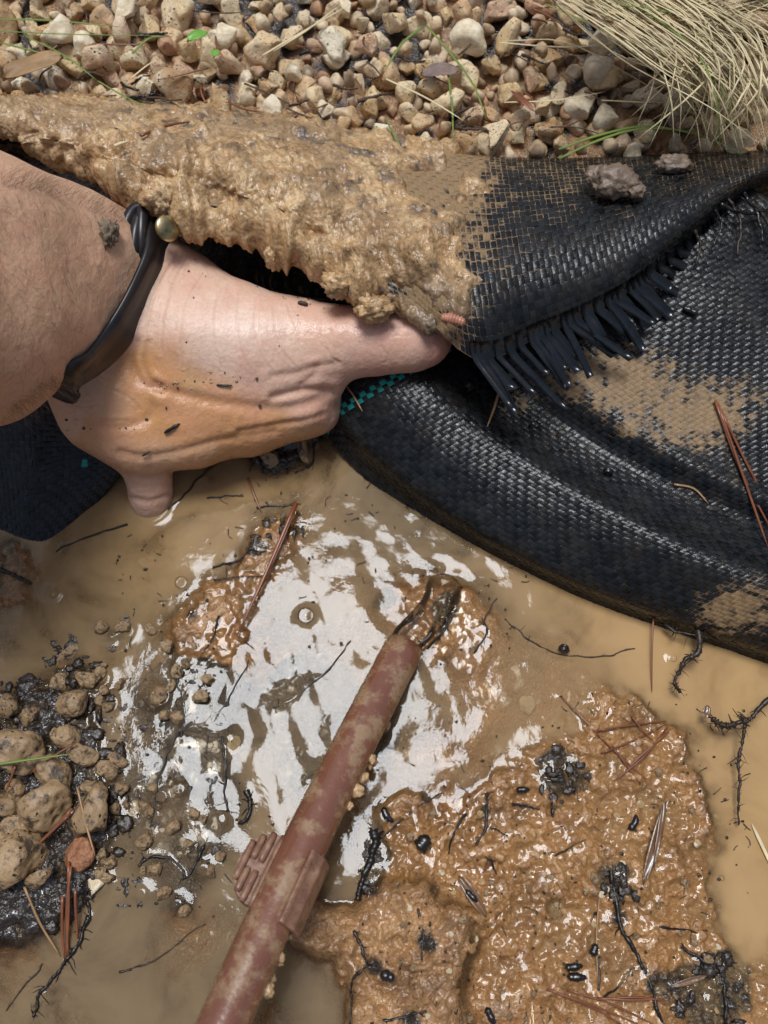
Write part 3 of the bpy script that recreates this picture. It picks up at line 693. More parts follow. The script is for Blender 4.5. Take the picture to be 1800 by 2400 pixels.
thick = 0.0016+0.0052*big*(0.5+low_)+(0.0022+0.0024*low_)*(0.75-mid)+(0.0012+0.0010*low_)*(0.6-fin)+0.0008*(0.5-gr_)+0.0003*vf+0.0028*low_*(0.6+big)
mask = mask*sst(1260, 1090, px+60*vnoise(base*70, 63)+190*sst(.8, .95, frac))
t = -0.0030+0.0046*np.clip(mask, 0, 1.2)+thick*np.clip(mask, 0, 1)
grey = np.clip(0.25*sst(0.2, 0.6, vnoise(base*40, 48))+0.6*sst(850, 1050, px)*sst(0.7, 1.0, frac), 0, 0.85)
ob("mud_crust", (base+nn*t[..., None]).reshape(-1, 3), gridf(nu, nv), MT['crust'], flap, {"grey": grey.ravel(), "bare": (0.8*sst(0.22, 0.55, 0.7*vnoise(base*130, 61)+0.6*vnoise(base*330, 62))*sst(0.95, 0.5, frac)*sst(150, 420, px)).ravel()})
def lump(name, px, py, z, rr, seed, mat, parent=None, sq=(1, 1, 1), rough=0.4, fr=2.2):
    v, f = blob(P(px, py, z), np.array(sq)*rr, seed, 4, rough, fr)
    v = v+0.10*rr*(0.5-worley(v*380, seed))[:, None]*np.array([1, 1, 1.0])
    return ob(name, v, f, mat, parent)
for a, b, z, rr, sq in [(640, 605, .080, .0042, (.9, 1.0, 1.7)), (878, 722, .080, .0060, (1.25, 1, 1)), (790, 665, .084, .0055, (1.2, 1, 1)), (372, 462, .0935, .0070, (1.1, 1, 1))]:
    lump("mud_clod", a, b, z, rr, a, MT['crust'], flap, sq)
for a, b, z, rr, sq in [(1440, 425, .088, .0085, (1.3, .9, .7)), (1400, 415, .087, .0055, (1, 1, .7)), (1580, 385, .080, .0055, (1.6, .8, .7)), (1490, 445, .088, .004, (1, 1, .7))]:
    lump("mud_clod", a, b, z, rr, a, plain("grey_mud", (0.24, 0.17, 0.115), 0.4, 0.5, 0.5, 300, 0.001) if 'grey_mud' not in MT else MT['grey_mud'], flap, sq, 0.32, 2.4)
# cloth corner hanging under the arm
LE = [[(-200, 880, .035), (-200, 1000, .020), (-200, 1130, .006), (-200, 1290, -.006)], [(-60, 900, .035), (-60, 1010, .022), (-40, 1140, .008), (-30, 1290, -.006)], [(60, 900, .036), (70, 1010, .026), (80, 1150, .014), (84, 1296, -.004)], [(150, 920, .035), (170, 1020, .024), (170, 1120, .012), (130, 1285, -.004)], [(260, 960, .034), (290, 1060, .020), (285, 1110, .008), (215, 1200, -.005)]]
LEF = Patch([[P(*c) for c in col] for col in LE], -1)
lef = empty("cloth_corner", P(120, 1150, 0)); tag(lef, "dark pointed corner of black woven cloth hanging into the pool beneath the forearm", "fabric")
weave("weave", LEF, 0.0026, lef, None, lambda x, y: 0.02+0*x, lambda i, j, par: (i == 31) & (j > 13) & (j < 16), 1, 8, 0.00026)
backing(LEF, lef)

# ------------------------------------------------------------------ person: left forearm and hand, one continuous surface
PR = []
def limb(pts, k=0.010):
    q = [(P(a, b, z), r_) for a, b, z, r_ in pts]
    for (a, ra), (b, rb) in zip(q[:-1], q[1:]): PR.append((a, b, ra, rb, k))
# forearm (two parallel runs make its oval section)
limb([(-900, 560, .205, .036), (-420, 560, .165, .036), (-60, 580, .112, .034), (150, 612, .080, .028), (310, 640, .058, .0225)], 0.02)
limb([(-900, 760, .190, .038), (-420, 780, .155, .036), (-60, 775, .105, .0325), (95, 742, .080, .0245), (222, 748, .058, .0200)], 0.02)
# heel of the hand and ball of the thumb
limb([(310, 640, .058, .0225), (420, 692, .051, .0185), (560, 770, .048, .0185), (690, 790, .051, .0155), (800, 799, .0535, .0134), (890, 800, .055, .0122), (975, 797, .056, .0108), (1003, 794, .0565, .0098)], 0.012)
limb([(300, 760, .050, .021), (450, 806, .048, .0225), (600, 838, .046, .0185), (700, 850, .045, .012), (760, 862, .046, .008)], 0.014)
limb([(250, 800, .050, .018), (215, 900, .042, .0185), (250, 965, .036, .0185), (330, 1020, .030, .0170), (450, 1010, .028, .0160), (590, 985, .027, .0145), (690, 968, .027, .0130)], 0.010)
limb([(300, 880, .042, .018), (430, 920, .036, .019), (560, 920, .034, .018), (700, 915, .033, .0135), (735, 905, .034, .010)], 0.012)
# fingers: index and the two behind it reach down and back under the cloth, the little finger into the water
limb([(630, 978, .027, .0125), (735, 958, .024, .0125), (768, 942, .010, .0100), (800, 905, -.004, .0075)], 0.004)
limb([(610, 975, .026, .0125), (640, 965, .010, .0100), (680, 930, -.004, .0090), (720, 890, -.010, .0075)], 0.006)
limb([(480, 1000, .026, .0130), (490, 990, .008, .0105), (520, 950, -.006, .0090), (560, 905, -.012, .0078)], 0.006)
limb([(335, 1030, .028, .0150), (342, 1082, .018, .0112), (350, 1128, .009, .0098), (355, 1165, .001, .0092), (357, 1200, -.010, .0086), (356, 1225, -.020, .0080)], 0.005)
def smin(a, b, k):
    h = np.clip(k-np.abs(a-b), 0, None)/k; return np.minimum(a, b)-h*h*k*0.25
def prim(p, a, b, ra, rb):
    ba = (b-a).astype(p.dtype); pa = p-a.astype(p.dtype); t = np.clip(pa@ba/(ba@ba), 0, 1)
    return np.linalg.norm(pa-t[..., None]*ba, axis=-1)-(ra+t*(rb-ra))
def sdf(p):
    p = np.asarray(p, float); d = None
    for a, b, ra, rb, k in PR:
        e = prim(p, a, b, ra, rb); d = e if d is None else smin(d, e, k)
    return d
hs = 0.0014; lo = np.array([-0.30, 0.10, -0.030]); hi = np.array([0.06, 0.345, 0.215])
dim = np.ceil((hi-lo)/hs).astype(int); F = np.full(dim, 0.05, np.float32)
for a, b, ra, rb, k in PR:
    mg = max(ra, rb)+k+0.006; l0 = np.clip(((np.minimum(a, b)-mg-lo)/hs).astype(int), 0, dim); h0 = np.clip(((np.maximum(a, b)+mg-lo)/hs).astype(int)+1, 0, dim)
    if (h0 <= l0).any(): continue
    g = [lo[c]+hs*np.arange(l0[c], h0[c]) for c in range(3)]
    p = np.stack(np.meshgrid(*g, indexing='ij'), -1).astype(np.float32)
    sl = tuple(slice(l0[c], h0[c]) for c in range(3)); F[sl] = smin(F[sl], prim(p, a, b, ra, rb), k)
F[0] = F[:, 0] = F[:, -1] = 0.05; F[:, :, 0] = F[:, :, -1] = 0.05
def nets(F, lo, h):
    S = F < 0; c8 = [(a, b, c) for a in (0, 1) for b in (0, 1) for c in (0, 1)]
    n = [d-1 for d in F.shape]; cnt = np.zeros(n, np.int8)
    for a, b, c in c8: cnt += S[a:a+n[0], b:b+n[1], c:c+n[2]]
    act = (cnt > 0) & (cnt < 8); ijk = np.argwhere(act); idx = np.full(n, -1); idx[act] = np.arange(len(ijk))
    val = {c: F[ijk[:, 0]+c[0], ijk[:, 1]+c[1], ijk[:, 2]+c[2]] for c in c8}
    acc = np.zeros((len(ijk), 3)); m = np.zeros(len(ijk))
    for c in c8:
        for ax in range(3):
            if c[ax]: continue
            e = list(c); e[ax] = 1; e = tuple(e); v0, v1 = val[c], val[e]; x = (v0 < 0) != (v1 < 0)
            t = v0/np.where(x, v0-v1, 1); pos = np.array(c, float)[None].repeat(len(ijk), 0); pos[:, ax] += t
            acc[x] += pos[x]; m[x] += 1
    v = lo+h*(ijk+acc/m[:, None]); fs = []
    for ax in range(3):
        o = [a for a in range(3) if a != ax]; s0 = [slice(None)]*3; s1 = [slice(None)]*3; s0[ax] = slice(0, -1); s1[ax] = slice(1, None)
        e = np.argwhere(S[tuple(s0)] != S[tuple(s1)]); ok = (e[:, o[0]] > 0) & (e[:, o[1]] > 0) & (e[:, o[0]] < n[o[0]]) & (e[:, o[1]] < n[o[1]]); e = e[ok]
        def ci(d0, d1):
            q = e.copy(); q[:, o[0]] += d0; q[:, o[1]] += d1; return idx[q[:, 0], q[:, 1], q[:, 2]]
        f = np.stack([ci(-1, -1), ci(0, -1), ci(0, 0), ci(-1, 0)], -1)
        fl = S[e[:, 0], e[:, 1], e[:, 2]]; fl = fl ^ (ax == 1); f[~fl] = f[~fl][:, ::-1]; fs.append(f)
    return v, np.concatenate(fs)
hv, hf = nets(F, lo, hs)
def relax(v, f, it, lam=0.5):
    e = np.concatenate([f[:, [0, 1]], f[:, [1, 2]], f[:, [2, 3]], f[:, [3, 0]]])
    cnt = np.bincount(e[:, 0], minlength=len(v))[:, None]
    for _ in range(it):
        s = np.stack([np.bincount(e[:, 0], v[e[:, 1], c], len(v)) for c in range(3)], -1); v = v+lam*(s/np.maximum(cnt, 1)-v)
    return v
hv = relax(hv, hf, 3)
tmp = bpy.data.objects.new("tmp", mesh("tmp", hv, hf, None)); COL.objects.link(tmp)
md = tmp.modifiers.new("s", 'SUBSURF'); md.levels = md.render_levels = 1
ev = tmp.evaluated_get(bpy.context.evaluated_depsgraph_get()); me2 = bpy.data.meshes.new_from_object(ev)
N_ = len(me2.vertices); hv = np.empty(N_*3); me2.vertices.foreach_get("co", hv); hv = hv.reshape(-1, 3)
hn = np.empty(N_*3); me2.vertex_normals.foreach_get("vector", hn) if hasattr(me2, "vertex_normals") else me2.vertices.foreach_get("normal", hn); hn = hn.reshape(-1, 3)
fl = np.empty(len(me2.loops), np.int32); me2.loops.foreach_get("vertex_index", fl); hf = fl.reshape(-1, 4)
bpy.data.objects.remove(tmp); bpy.data.meshes.remove(me2)
q = topx(hv); hx, hy = q[:, 0], q[:, 1]; vw = C0-hv; vw /= np.linalg.norm(vw, axis=1)[:, None]; front = sst(0.0, 0.25, (hn*vw).sum(1))
def pdist(pts):
    d = np.full(N_, 1e9); pts = spline(np.array(pts, float), max(8, 6*len(pts)))
    for a, b in zip(pts[:-1], pts[1:]):
        e = b-a; t = np.clip(((hx-a[0])*e[0]+(hy-a[1])*e[1])/(e@e+1e-9), 0, 1); d = np.minimum(d, np.hypot(hx-a[0]-e[0]*t, hy-a[1]-e[1]*t))
    return d
disp = np.zeros(N_); crease = np.zeros(N_)
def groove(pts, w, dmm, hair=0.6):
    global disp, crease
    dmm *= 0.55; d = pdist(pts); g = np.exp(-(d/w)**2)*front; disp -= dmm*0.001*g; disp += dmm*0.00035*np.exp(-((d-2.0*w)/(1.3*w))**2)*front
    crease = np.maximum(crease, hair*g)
# deep folds of the palm
groove([(322, 800), (312, 850), (335, 895), (375, 915)], 11, 1.6, .9)
groove([(345, 800), (336, 845), (350, 885), (378, 905)], 7, .9, .7)
groove([(365, 905), (430, 925), (520, 945), (620, 955), (700, 950), (760, 925)], 13, 1.7, .45)
groove([(180, 985), (260, 1000), (330, 990), (360, 960), (345, 925)], 10, .8, .3)
groove([(280, 1060), (340, 1070), (410, 1060), (520, 1030), (640, 1010)], 9, 1.2, .5)
groove([(300, 1112), (350, 1118), (400, 1108)], 6, 1.0, .6)
groove([(300, 1165), (350, 1175), (396, 1160)], 6, .9, .5)
groove([(640, 880), (700, 872), (735, 860), (790, 850)], 8, .9, .5)
groove([(705, 900), (735, 880), (742, 860)], 8, 1.0, .4)
groove([(640, 930), (690, 918), (735, 912), (780, 915)], 9, 2.2, .6)
groove([(560, 1010), (640, 995), (700, 985), (750, 968)], 7, 1.2, .4)
# arcs across the ball of the thumb and the thumb joints
for pts, w, d in [([(418, 590), (378, 660), (352, 720), (340, 790)], 5, .7), ([(440, 600), (405, 670), (383, 740), (378, 830)], 4, .5), ([(478, 640), (440, 700), (425, 770), (430, 860)], 4, .55), ([(520, 680), (505, 730), (505, 800), (520, 860)], 3.5, .35), ([(560, 690), (556, 750), (566, 820), (590, 868)], 3.5, .35), ([(600, 700), (598, 770), (612, 830), (640, 870)], 3.5, .35), ([(640, 720), (645, 770), (660, 820), (690, 855)], 3.5, .4), ([(672, 715), (690, 760), (700, 810)], 3.5, .35), ([(765, 815), (775, 835), (795, 850)], 4, .5), ([(895, 812), (905, 832), (906, 850)], 4, .45), ([(885, 742), (900, 760), (905, 775)], 4, .5), ([(900, 738), (915, 757), (920, 775)], 4, .4), ([(455, 620), (470, 600), (500, 590)], 3.5, .25), ([(330, 690), (340, 660), (370, 620)], 4, .4), ([(250, 910), (300, 930), (330, 960)], 5, .4), ([(200, 960), (240, 985), (300, 985)], 5, .4), ([(150, 930), (180, 950), (230, 950)], 5, .3)]:
    groove(pts, w*.75, d*1.1, .28)
disp += front*(0.00016*vnoise(hv*np.array([420, 160, 160]), 91)+0.00010*vnoise(hv*700, 92))
disp += 0.0007*fbm(hv*60, 3, 93)
# lay of the skin: bulges
def bulge(a, b, rx, ry, mm):
    global disp; disp += mm*0.001*np.exp(-((hx-a)/rx)**2-((hy-b)/ry)**2)*front
bulge(560, 770, 130, 70, 1.6); bulge(250, 930, 70, 50, 1.8); bulge(480, 1000, 110, 30, .9); bulge(730, 975, 40, 30, 1.5)
hv = hv+hn*disp[:, None]
# skin tone and mud stain
def mixc(t, a, b): return a*(1-t[:, None])+np.array(b)*t[:, None]
nz = fbm(hv*55, 4, 95); tone = np.tile(np.array([0.63, 0.395, 0.245]), (N_, 1))
palm = sst(-14, 14, (hx-330)*0.90+(hy-700)*0.42+12*nz)           # beyond the strap
tone = mixc(palm, tone, (0.74, 0.50, 0.36))
tone = mixc(palm*np.exp(-((hx-530)/150)**2-((hy-770)/80)**2), tone, (0.82, 0.63, 0.50))
tone = mixc(palm*sst(720, 860, hx)*0.7, tone, (0.66, 0.40, 0.30))
tone = mixc(sst(960, 1040, hx), tone, (0.60, 0.30, 0.23))
stain = palm*sst(-34, 46, hy-np.interp(hx, [100, 300, 350, 420, 520, 650, 760, 1100], [760, 800, 800, 850, 910, 945, 985, 1200])+45*nz)
stain = np.maximum(stain, palm*0.9*np.exp(-((hx-395)/40)**2-((hy-850)/55)**2)*sst(-.25, .25, nz+0.15))
tone = mixc(stain*0.94, tone, (0.58, 0.285, 0.10))
tone = mixc(stain*sst(0.05, 0.5, vnoise(hv*85, 96))*0.6, tone, (0.60, 0.38, 0.20))
tone = mixc(stain*sst(1000, 1070, hy)*0.55*sst(470, 380, hx), tone, (0.60, 0.385, 0.25))
tone = mixc(sst(1105, 1130, hy)*sst(480, 380, hx), tone, (0.64, 0.42, 0.30))
tone = mixc(palm*sst(0.0, 0.5, vnoise(hv*130, 98))*0.25*(1-stain), tone, (0.62, 0.36, 0.28))
tone = mixc((1-palm)*sst(0.1, 0.6, nz)*0.4, tone, (0.55, 0.32, 0.21))
tone = mixc(np.exp(-((hx-755)/45)**2-((hy-955)/40)**2)*0.7, tone, (0.60, 0.30, 0.20))
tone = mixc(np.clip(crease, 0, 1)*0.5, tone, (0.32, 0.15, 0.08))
wet = np.clip(palm*(0.35+0.35*stain+0.6*np.exp(-((hx-760)/170)**2-((hy-770)/40)**2)), 0, 1)
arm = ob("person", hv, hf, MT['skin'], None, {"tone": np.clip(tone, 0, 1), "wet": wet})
tag(arm, "bare forearm and muddy hand pinching the black cloth, little finger in the water", "person")
def onskins(ab):
    ab = np.asarray(ab, float); d = FW+RT*((ab[:, :1]-900.0)/FOCAL)-UP*((ab[:, 1:]-1200.0)/FOCAL); d = d/np.linalg.norm(d, axis=1)[:, None]; t = np.full(len(ab), 0.12)
    for _ in range(60): t = np.minimum(t+sdf(C0+d*t[:, None])*0.85, 0.9)
    p = C0+d*t[:, None]; e = 0.0008; n = np.stack([sdf(p+v)-sdf(p-v) for v in np.eye(3)*e], -1); n /= np.linalg.norm(n, axis=1)[:, None]+1e-12
    return p, n, np.abs(sdf(p)) < 0.0004
def onskin(px, py, off=0.0):
    p, n, _ = onskins([(px, py)]); return p[0]+n[0]*off, n[0]
# hairs on the forearm
r = random.Random(3); parts = []; ab = []
for k in range(420):
    a, b = r.uniform(-120, 250), r.uniform(405, 985)
    lo_ = np.interp(a, [-120, 0, 110, 250], [1010, 985, 905, 820]); hi_ = np.interp(a, [-120, 0, 150, 290], [405, 415, 445, 505])
    if hi_ < b < lo_: ab.append((a, b))
for p, n, ok in zip(*onskins(ab)):
    if not ok: continue
    t = np.array([r.uniform(0.2, 1), -r.uniform(-0.2, 0.9), r.uniform(-.3, .3)]); t -= n*(t@n); t /= np.linalg.norm(t); s = np.cross(n, t)*r.uniform(-0.5, 0.5)
    L_ = r.uniform(0.004, 0.012)
    path = [p+t*L_*g+s*L_*g*g+n*(0.0001+L_*0.25*g*(1-g*0.6)) for g in np.linspace(0, 1, 5)]
    parts.append(tube(path, np.linspace(0.000045, 0.000015, 5), 3, False))
ab = []
for k in range(200):                # silhouette hair along the underside and the top
    a = r.uniform(0, 215); ab.append((a, np.interp(a, [0, 110, 215], [990, 915, 862])-r.uniform(0, 30)))
    a = r.uniform(0, 285); ab.append((a, np.interp(a, [0, 150, 290], [405, 440, 500])+r.uniform(0, 30)))
for k, (p, n, ok) in enumerate(zip(*onskins(ab))):
    if not ok: continue
    dy = 1 if k % 2 else -1
    t = np.array([r.uniform(0.1, 0.9), dy*r.uniform(0.2, 1), r.uniform(-.2, .5)]); t /= np.linalg.norm(t); L_ = r.uniform(0.005, 0.012)
    parts.append(tube([p+t*L_*g+np.array([0.3, 0, -0.3])*L_*g*g*r.uniform(0, 1) for g in np.linspace(0, 1, 5)], np.linspace(0.000045, 0.000015, 5), 3, False))
v, f = join(parts); o = ob("arm_hair", v, f, MT['hair'], arm); o["kind"] = "stuff"
# specks of dirt stuck to the skin
parts = []; r = random.Random(9)
spots = [(r.gauss(720, 60), r.gauss(695, 14)) for _ in range(46)]+[(r.uniform(150, 420), r.uniform(890, 1010)) for _ in range(40)]+[(r.uniform(420, 740), r.uniform(560, 960)) for _ in range(26)]+[(r.gauss(450, 60), r.gauss(895, 8)) for _ in range(30)]
for p, n, ok in zip(*onskins(spots)):
    if not ok: continue
    s = r.choice([0.00025, 0.0003, 0.0004, 0.0006]); v, f = ICO[2]; parts.append((p+n*s*0.3+v*np.array([s*r.uniform(.7, 1.6), s*r.uniform(.7, 1.6), s*0.8]), f))
k = len(parts); half = [parts[i] for i in range(k) if i % 2]; other = [parts[i] for i in range(k) if not i % 2]
for nm, pp, mt in (("dirt_specks", half, MT['twig']), ("mud_grains", other, MT['crust'])):
    v, f = join(pp); o = ob(nm, v, f, mt, arm); o["kind"] = "stuff"
def skinbit(name, a, b, a2, b2, rad, mat):
    p, n = onskin(a, b); p2, n2 = onskin(a2, b2); pm = (p+p2)/2; mm, nm = onskin((a+a2)/2, (b+b2)/2)
    return tobj(name, spline([p+n*rad, mm+nm*rad*1.4, p2+n2*rad], 7), rad*np.array([.6, 1, 1.1, .9, 1.1, .8, .4]), mat, None, 5)
tag(skinbit("twig_fragment", 386, 1014, 422, 992, .0008, MT['root']), "tiny dark twig fragment stuck across the middle of the stained palm", "twig")
tag(skinbit("twig_fragment", 333, 1068, 351, 1058, .0004, MT['root']), "thin dark sliver on the hand just above the little finger", "twig")
tag(skinbit("twig_fragment", 508, 902, 545, 903, .0005, MT['root']), "dark flat sliver lying in the long crease of the palm", "twig")
tag(skinbit("twig_fragment", 698, 713, 722, 718, .0009, MT['twig']), "dark bark crumb on top of the thumb below the mud crust", "twig")

# ------------------------------------------------------------------ wrist strap
brace = empty("wrist_strap", P(300, 700, .05)); tag(brace, "black rubber wristband with a looped end and brass stud around the wrist", "wristband")
fpx = [(352, 478), (363, 515), (366, 560), (358, 610), (341, 655), (318, 705), (292, 752), (262, 795), (226, 832), (190, 862), (160, 884)]
fp, fn_, fok = onskins(fpx); fp = fp[fok]; fn_ = fn_[fok]
ctr = fp.mean(0)-fn_.mean(0)*0.024
pn_ = np.cross(fp[len(fp)//2]-fp[0], fp[-1]-fp[0]); pn_ /= np.linalg.norm(pn_); pn_ = pn_*np.sign(pn_[0])
nv_ = (C0-ctr)/np.linalg.norm(C0-ctr); T1 = fp[-1]-fp[-3]; T1 /= np.linalg.norm(T1); T0 = fp[0]-fp[2]; T0 /= np.linalg.norm(T0)
back = [fp[-1]+T1*.007-nv_*.007, fp[-1]+T1*.009-nv_*.020, ctr-nv_*.034, fp[0]+T0*.009-nv_*.020, fp[0]+T0*.007-nv_*.007]
ring = spline(np.array(list(fp)+back+[fp[0]]), 170)[:-1]
for _ in range(4): ring = (np.roll(ring, 1, 0)+ring+np.roll(ring, -1, 0))/3
def band(path, closed, w, t, mat, name, lift=0.0, groove_=0.0, fade=None):
    n = len(path); path = np.asarray(path); tg = (np.roll(path, -1, 0)-np.roll(path, 1, 0)) if closed else np.gradient(path, axis=0)
    tg /= np.linalg.norm(tg, axis=1)[:, None]; out = path-ctr; out = out-tg*(out*tg).sum(1)[:, None]; out /= np.linalg.norm(out, axis=1)[:, None]
    for _ in range(6): out = sum(np.roll(out, k, 0) for k in range(-4, 5)); out = out-tg*(out*tg).sum(1)[:, None]; out /= np.linalg.norm(out, axis=1)[:, None]
    side = np.cross(tg, out)
    prof = [(-1, 0), (-1, .45), (-.86, .85), (-.6, 1), (-.2, 1-groove_), (0, 1-1.6*groove_), (.2, 1-groove_), (.6, 1), (.86, .85), (1, .45), (1, 0), (0, -.1)]
    ww = np.broadcast_to(np.asarray(w, float), (n,))
    v = np.stack([path+side*(ww*a)[:, None]+out*(b*t+lift) for a, b in prof], 1); m_ = len(prof)
    i = np.arange(n*m_).reshape(n, m_); j = np.roll(i, -1, 1)
    if closed: i2, j2 = np.roll(i, -1, 0), np.roll(j, -1, 0)
    else: i2, j2 = i[1:], j[1:]; i, j = i[:-1], j[:-1]
    f = np.stack([i, j, j2, i2], -1).reshape(-1, 4).tolist()
    if not closed: f += [list(range(m_))[::-1], list(range((n-1)*m_, n*m_))]
    return ob(name, v.reshape(-1, 3), f if not closed else np.array(f), mat, brace)
band(ring, True, .0098, .0028, MT['rubber'], "band", 0.0006, 0.12)
# doubled inner cord, looped end and stud, built in the plane of the skin at the top of the wrist
def wristpt(ox, oy, p0, lift):
    m_ = (p0-C0)@FW/FOCAL; n0 = (C0-p0)/np.linalg.norm(C0-p0); d = math.hypot(ox, oy)*m_
    return p0+RT*ox*m_-UP*oy*m_-n0*(d*d/(2*0.030))+n0*lift
pw, _n = onskin(338, 560)
def wpath(pts, lift, k): return spline(np.array([wristpt(a-338, b-560, pw, l_) for (a, b), l_ in zip(pts, lift)]), k)
tobj("cord", wpath([(342, 470), (334, 505), (332, 545), (330, 590), (318, 640), (300, 690)], [.004, .0042, .0042, .0038, .003, .001], 30), np.interp(np.linspace(0, 1, 30), [0, .6, 1], [.0030, .0026, .0010]), MT['rubber'], brace, 12)
lp = wpath([(338, 488), (318, 490), (302, 512), (292, 545), (288, 575), (293, 600), (305, 604), (314, 580), (318, 545), (326, 510)], [.003, .0042, .005, .0055, .006, .006, .006, .0055, .005, .004], 48)
tobj("loop", lp, .0028+.0009*np.exp(-((np.linspace(0, 1, 48)-.55)/.16)**2), MT['rubber'], brace, 14)
n = (C0-pw)/np.linalg.norm(C0-pw); c = wristpt(392-338, 535-560, pw, .0075); n = n*.7+np.array([0.55, 0.05, 0.25]); n /= np.linalg.norm(n)
t1 = np.cross(n, [0, 0, 1.0]); t1 /= np.linalg.norm(t1); t2 = np.cross(n, t1); v = []
pr = [(0.25, -.0060), (.30, -.0022), (.62, -.0018), (.95, -.0010), (1.0, -.0002), (.97, .0006), (.82, .0012), (.5, .0018), (.22, .0020)]
for rr, hh in pr: v += [c+n*hh+0.0058*rr*(t1*math.cos(a)+t2*math.sin(a)) for a in np.linspace(0, 2*math.pi, 28, endpoint=False)]
i = np.arange(len(pr)*28).reshape(-1, 28); j = np.roll(i, -1, 1); f = np.stack([i[:-1], j[:-1], j[1:], i[1:]], -1).reshape(-1, 4).tolist()+[i[0].tolist()[::-1], i[-1].tolist()]
ob("stud", v, f, MT['brass'], brace)
p, n = onskin(255, 545, 0.002)
o = lump("mud_clod", 250, 548, p[2], .0050, 77, MT['twig'], None, (.9, 1.2, .9), .5, 3); o.data.materials[0] = plain("dry_mud", (0.27, 0.20, 0.135), 0.8, 0.3, 0.5, 400, 0.0015)
tag(o, "grey-brown lump of gritty mud wedged beside the looped end of the wristband", "mud")

# ------------------------------------------------------------------ drip pipe with its clip-on fitting
R0 = 0.0088
Mo = P(948, 1516, .0105); Bo = P(512, 2440, .060); dirp = (Bo-Mo)/np.linalg.norm(Bo-Mo)
PL = np.linalg.norm(Bo-Mo)*1.9
path = np.array([Mo+dirp*t+np.array([-.004, .0, .0])*math.sin(min(t/0.19, 1.3)*math.pi)*0.6 for t in np.linspace(0, PL, 60)])
pipe = empty("drip_pipe", P(700, 1950, 0.0)); tag(pipe, "muddy brown plastic irrigation pipe reaching over the pool with water running out", "pipe")
tg, Nn, Bn = frames(path); upv = np.array([0, 0, 1.0])-tg*(tg[:, 2])[:, None]; upv /= np.linalg.norm(upv, axis=1)[:, None]; rtv = np.cross(tg, upv)
rtv = rtv*np.sign(rtv[:, :1])
def ringpts(r_, idx, sag=0):
    a = np.linspace(0, 2*math.pi, 36, endpoint=False); return path[idx][None]+r_*(np.cos(a)[:, None]*rtv[idx]+np.sin(a)[:, None]*upv[idx])
v = [ringpts(R0*(1+0.006*math.sin(i*1.3)), i) for i in range(60)]+[ringpts(R0-.0014, i) for i in range(12)][::-1]
v[0] = ringpts(R0-.0003, 0)
# order: outer far end .. mouth, inner mouth .. inside
v = v[:60][::-1]+[ringpts(R0-.0012, 0)]+[ringpts(R0-.0013, i) for i in range(1, 14)]
n = len(v); v = np.concatenate(v); i = np.arange(n*36).reshape(n, 36); j = np.roll(i, -1, 1)
f = np.stack([i[:-1], i[1:], j[1:], j[:-1]], -1).reshape(-1, 4)
tb = ob("tube", v, f, MT['pipe'], pipe)
def onpipe(t):                      # frame at distance t from the mouth
    k = t/PL*59; a = int(k); w = k-a; L_ = lambda A: A[a]*(1-w)+A[a+1]*w
    return L_(path), L_(tg), L_(rtv), L_(upv)
def bar(t0, t1, off, hgt, w, name, parent, mat, rnd=0.5):
    """rounded bar lying along the pipe, off to the side, at a height over its axis"""
    pts = []
    for t in np.linspace(t0, t1, 8):
        c, a, r_, u = onpipe(t); pts.append(c+r_*off+u*hgt)
    rad = np.full(8, w); rad[0] *= .75; rad[-1] *= .75
    return tobj(name, pts, rad, mat, parent, 10, 1.0)
# t of the fitting
def tclose(px, py):
    q = topx(path); return PL*np.argmin(np.hypot(q[:, 0]-px, q[:, 1]-py))/59
tc = tclose(648, 2082); fit = 0.0138
# saddle plate on the right
sv = []; angs = np.radians(np.linspace(68, -22, 12))
for t in np.linspace(tc-fit, tc+fit, 12):
    c, a, r_, u = onpipe(t); ring_o = []; ring_i = []
    for k, an in enumerate(angs):
        ridge = 0.0009*math.exp(-((k-4.2)/.9)**2)+0.0010*math.exp(-((k-.6)/.8)**2)
        flare = 0.0022*(k/11.0)**2
        ro = R0+.0019+ridge+flare; ri = R0-.0004+flare*0.8; d = r_*math.cos(an)+u*math.sin(an)
        ring_o.append(c+d*ro); ring_i.append(c+d*ri)
    sv.append(ring_o+ring_i[::-1])
m_ = 24; v = np.array(sv).reshape(-1, 3); i = np.arange(12*m_).reshape(12, m_); j = np.roll(i, -1, 1)
f = np.stack([i[:-1], i[1:], j[1:], j[:-1]], -1).reshape(-1, 4).tolist()+[i[0].tolist(), i[-1].tolist()[::-1]]
clip = ob("saddle_clip", v, f, MT['clip'], pipe, None, True)
md = clip.modifiers.new("bevel", 'BEVEL'); md.width = .0005; md.segments = 2; md.limit_method = 'ANGLE'
# ribbed half-round grip on the left
gp = []
c, a, r_, u = onpipe(tc-.002)
prof = []
for an in np.linspace(-math.pi/2, math.pi/2, 20): prof.append((math.sin(an)*fit*0.98, -R0-.0006-math.cos(an)*.0105))
ctrp = c+u*.0006
top = [ctrp+a*t+r_*o+u*.0012 for t, o in prof]; bot = [ctrp+a*t+r_*o-u*.0028 for t, o in prof]
v = np.array(top+bot); n = len(prof); f = [list(range(n)), list(range(2*n-1, n-1, -1))]+[[k, k+n, (k+1) % n+n, (k+1) % n] for k in range(n)]
grip = ob("grip_tab", v, f, MT['clip'], pipe, None, False)
for off, hl, split in ((-R0+.0006, fit, 0), (-R0-.0032, fit*.97, 1), (-R0-.0064, fit*.80, 1), (-R0-.0090, fit*.55, 0)):
    segs = [(-hl, hl)] if not split else [(-hl, -.0016), (.0018, hl)]
    for s0, s1 in segs:
        bar(tc-.002+s0, tc-.002+s1, off, .0024, .0014, "rib", grip, MT['clip'])
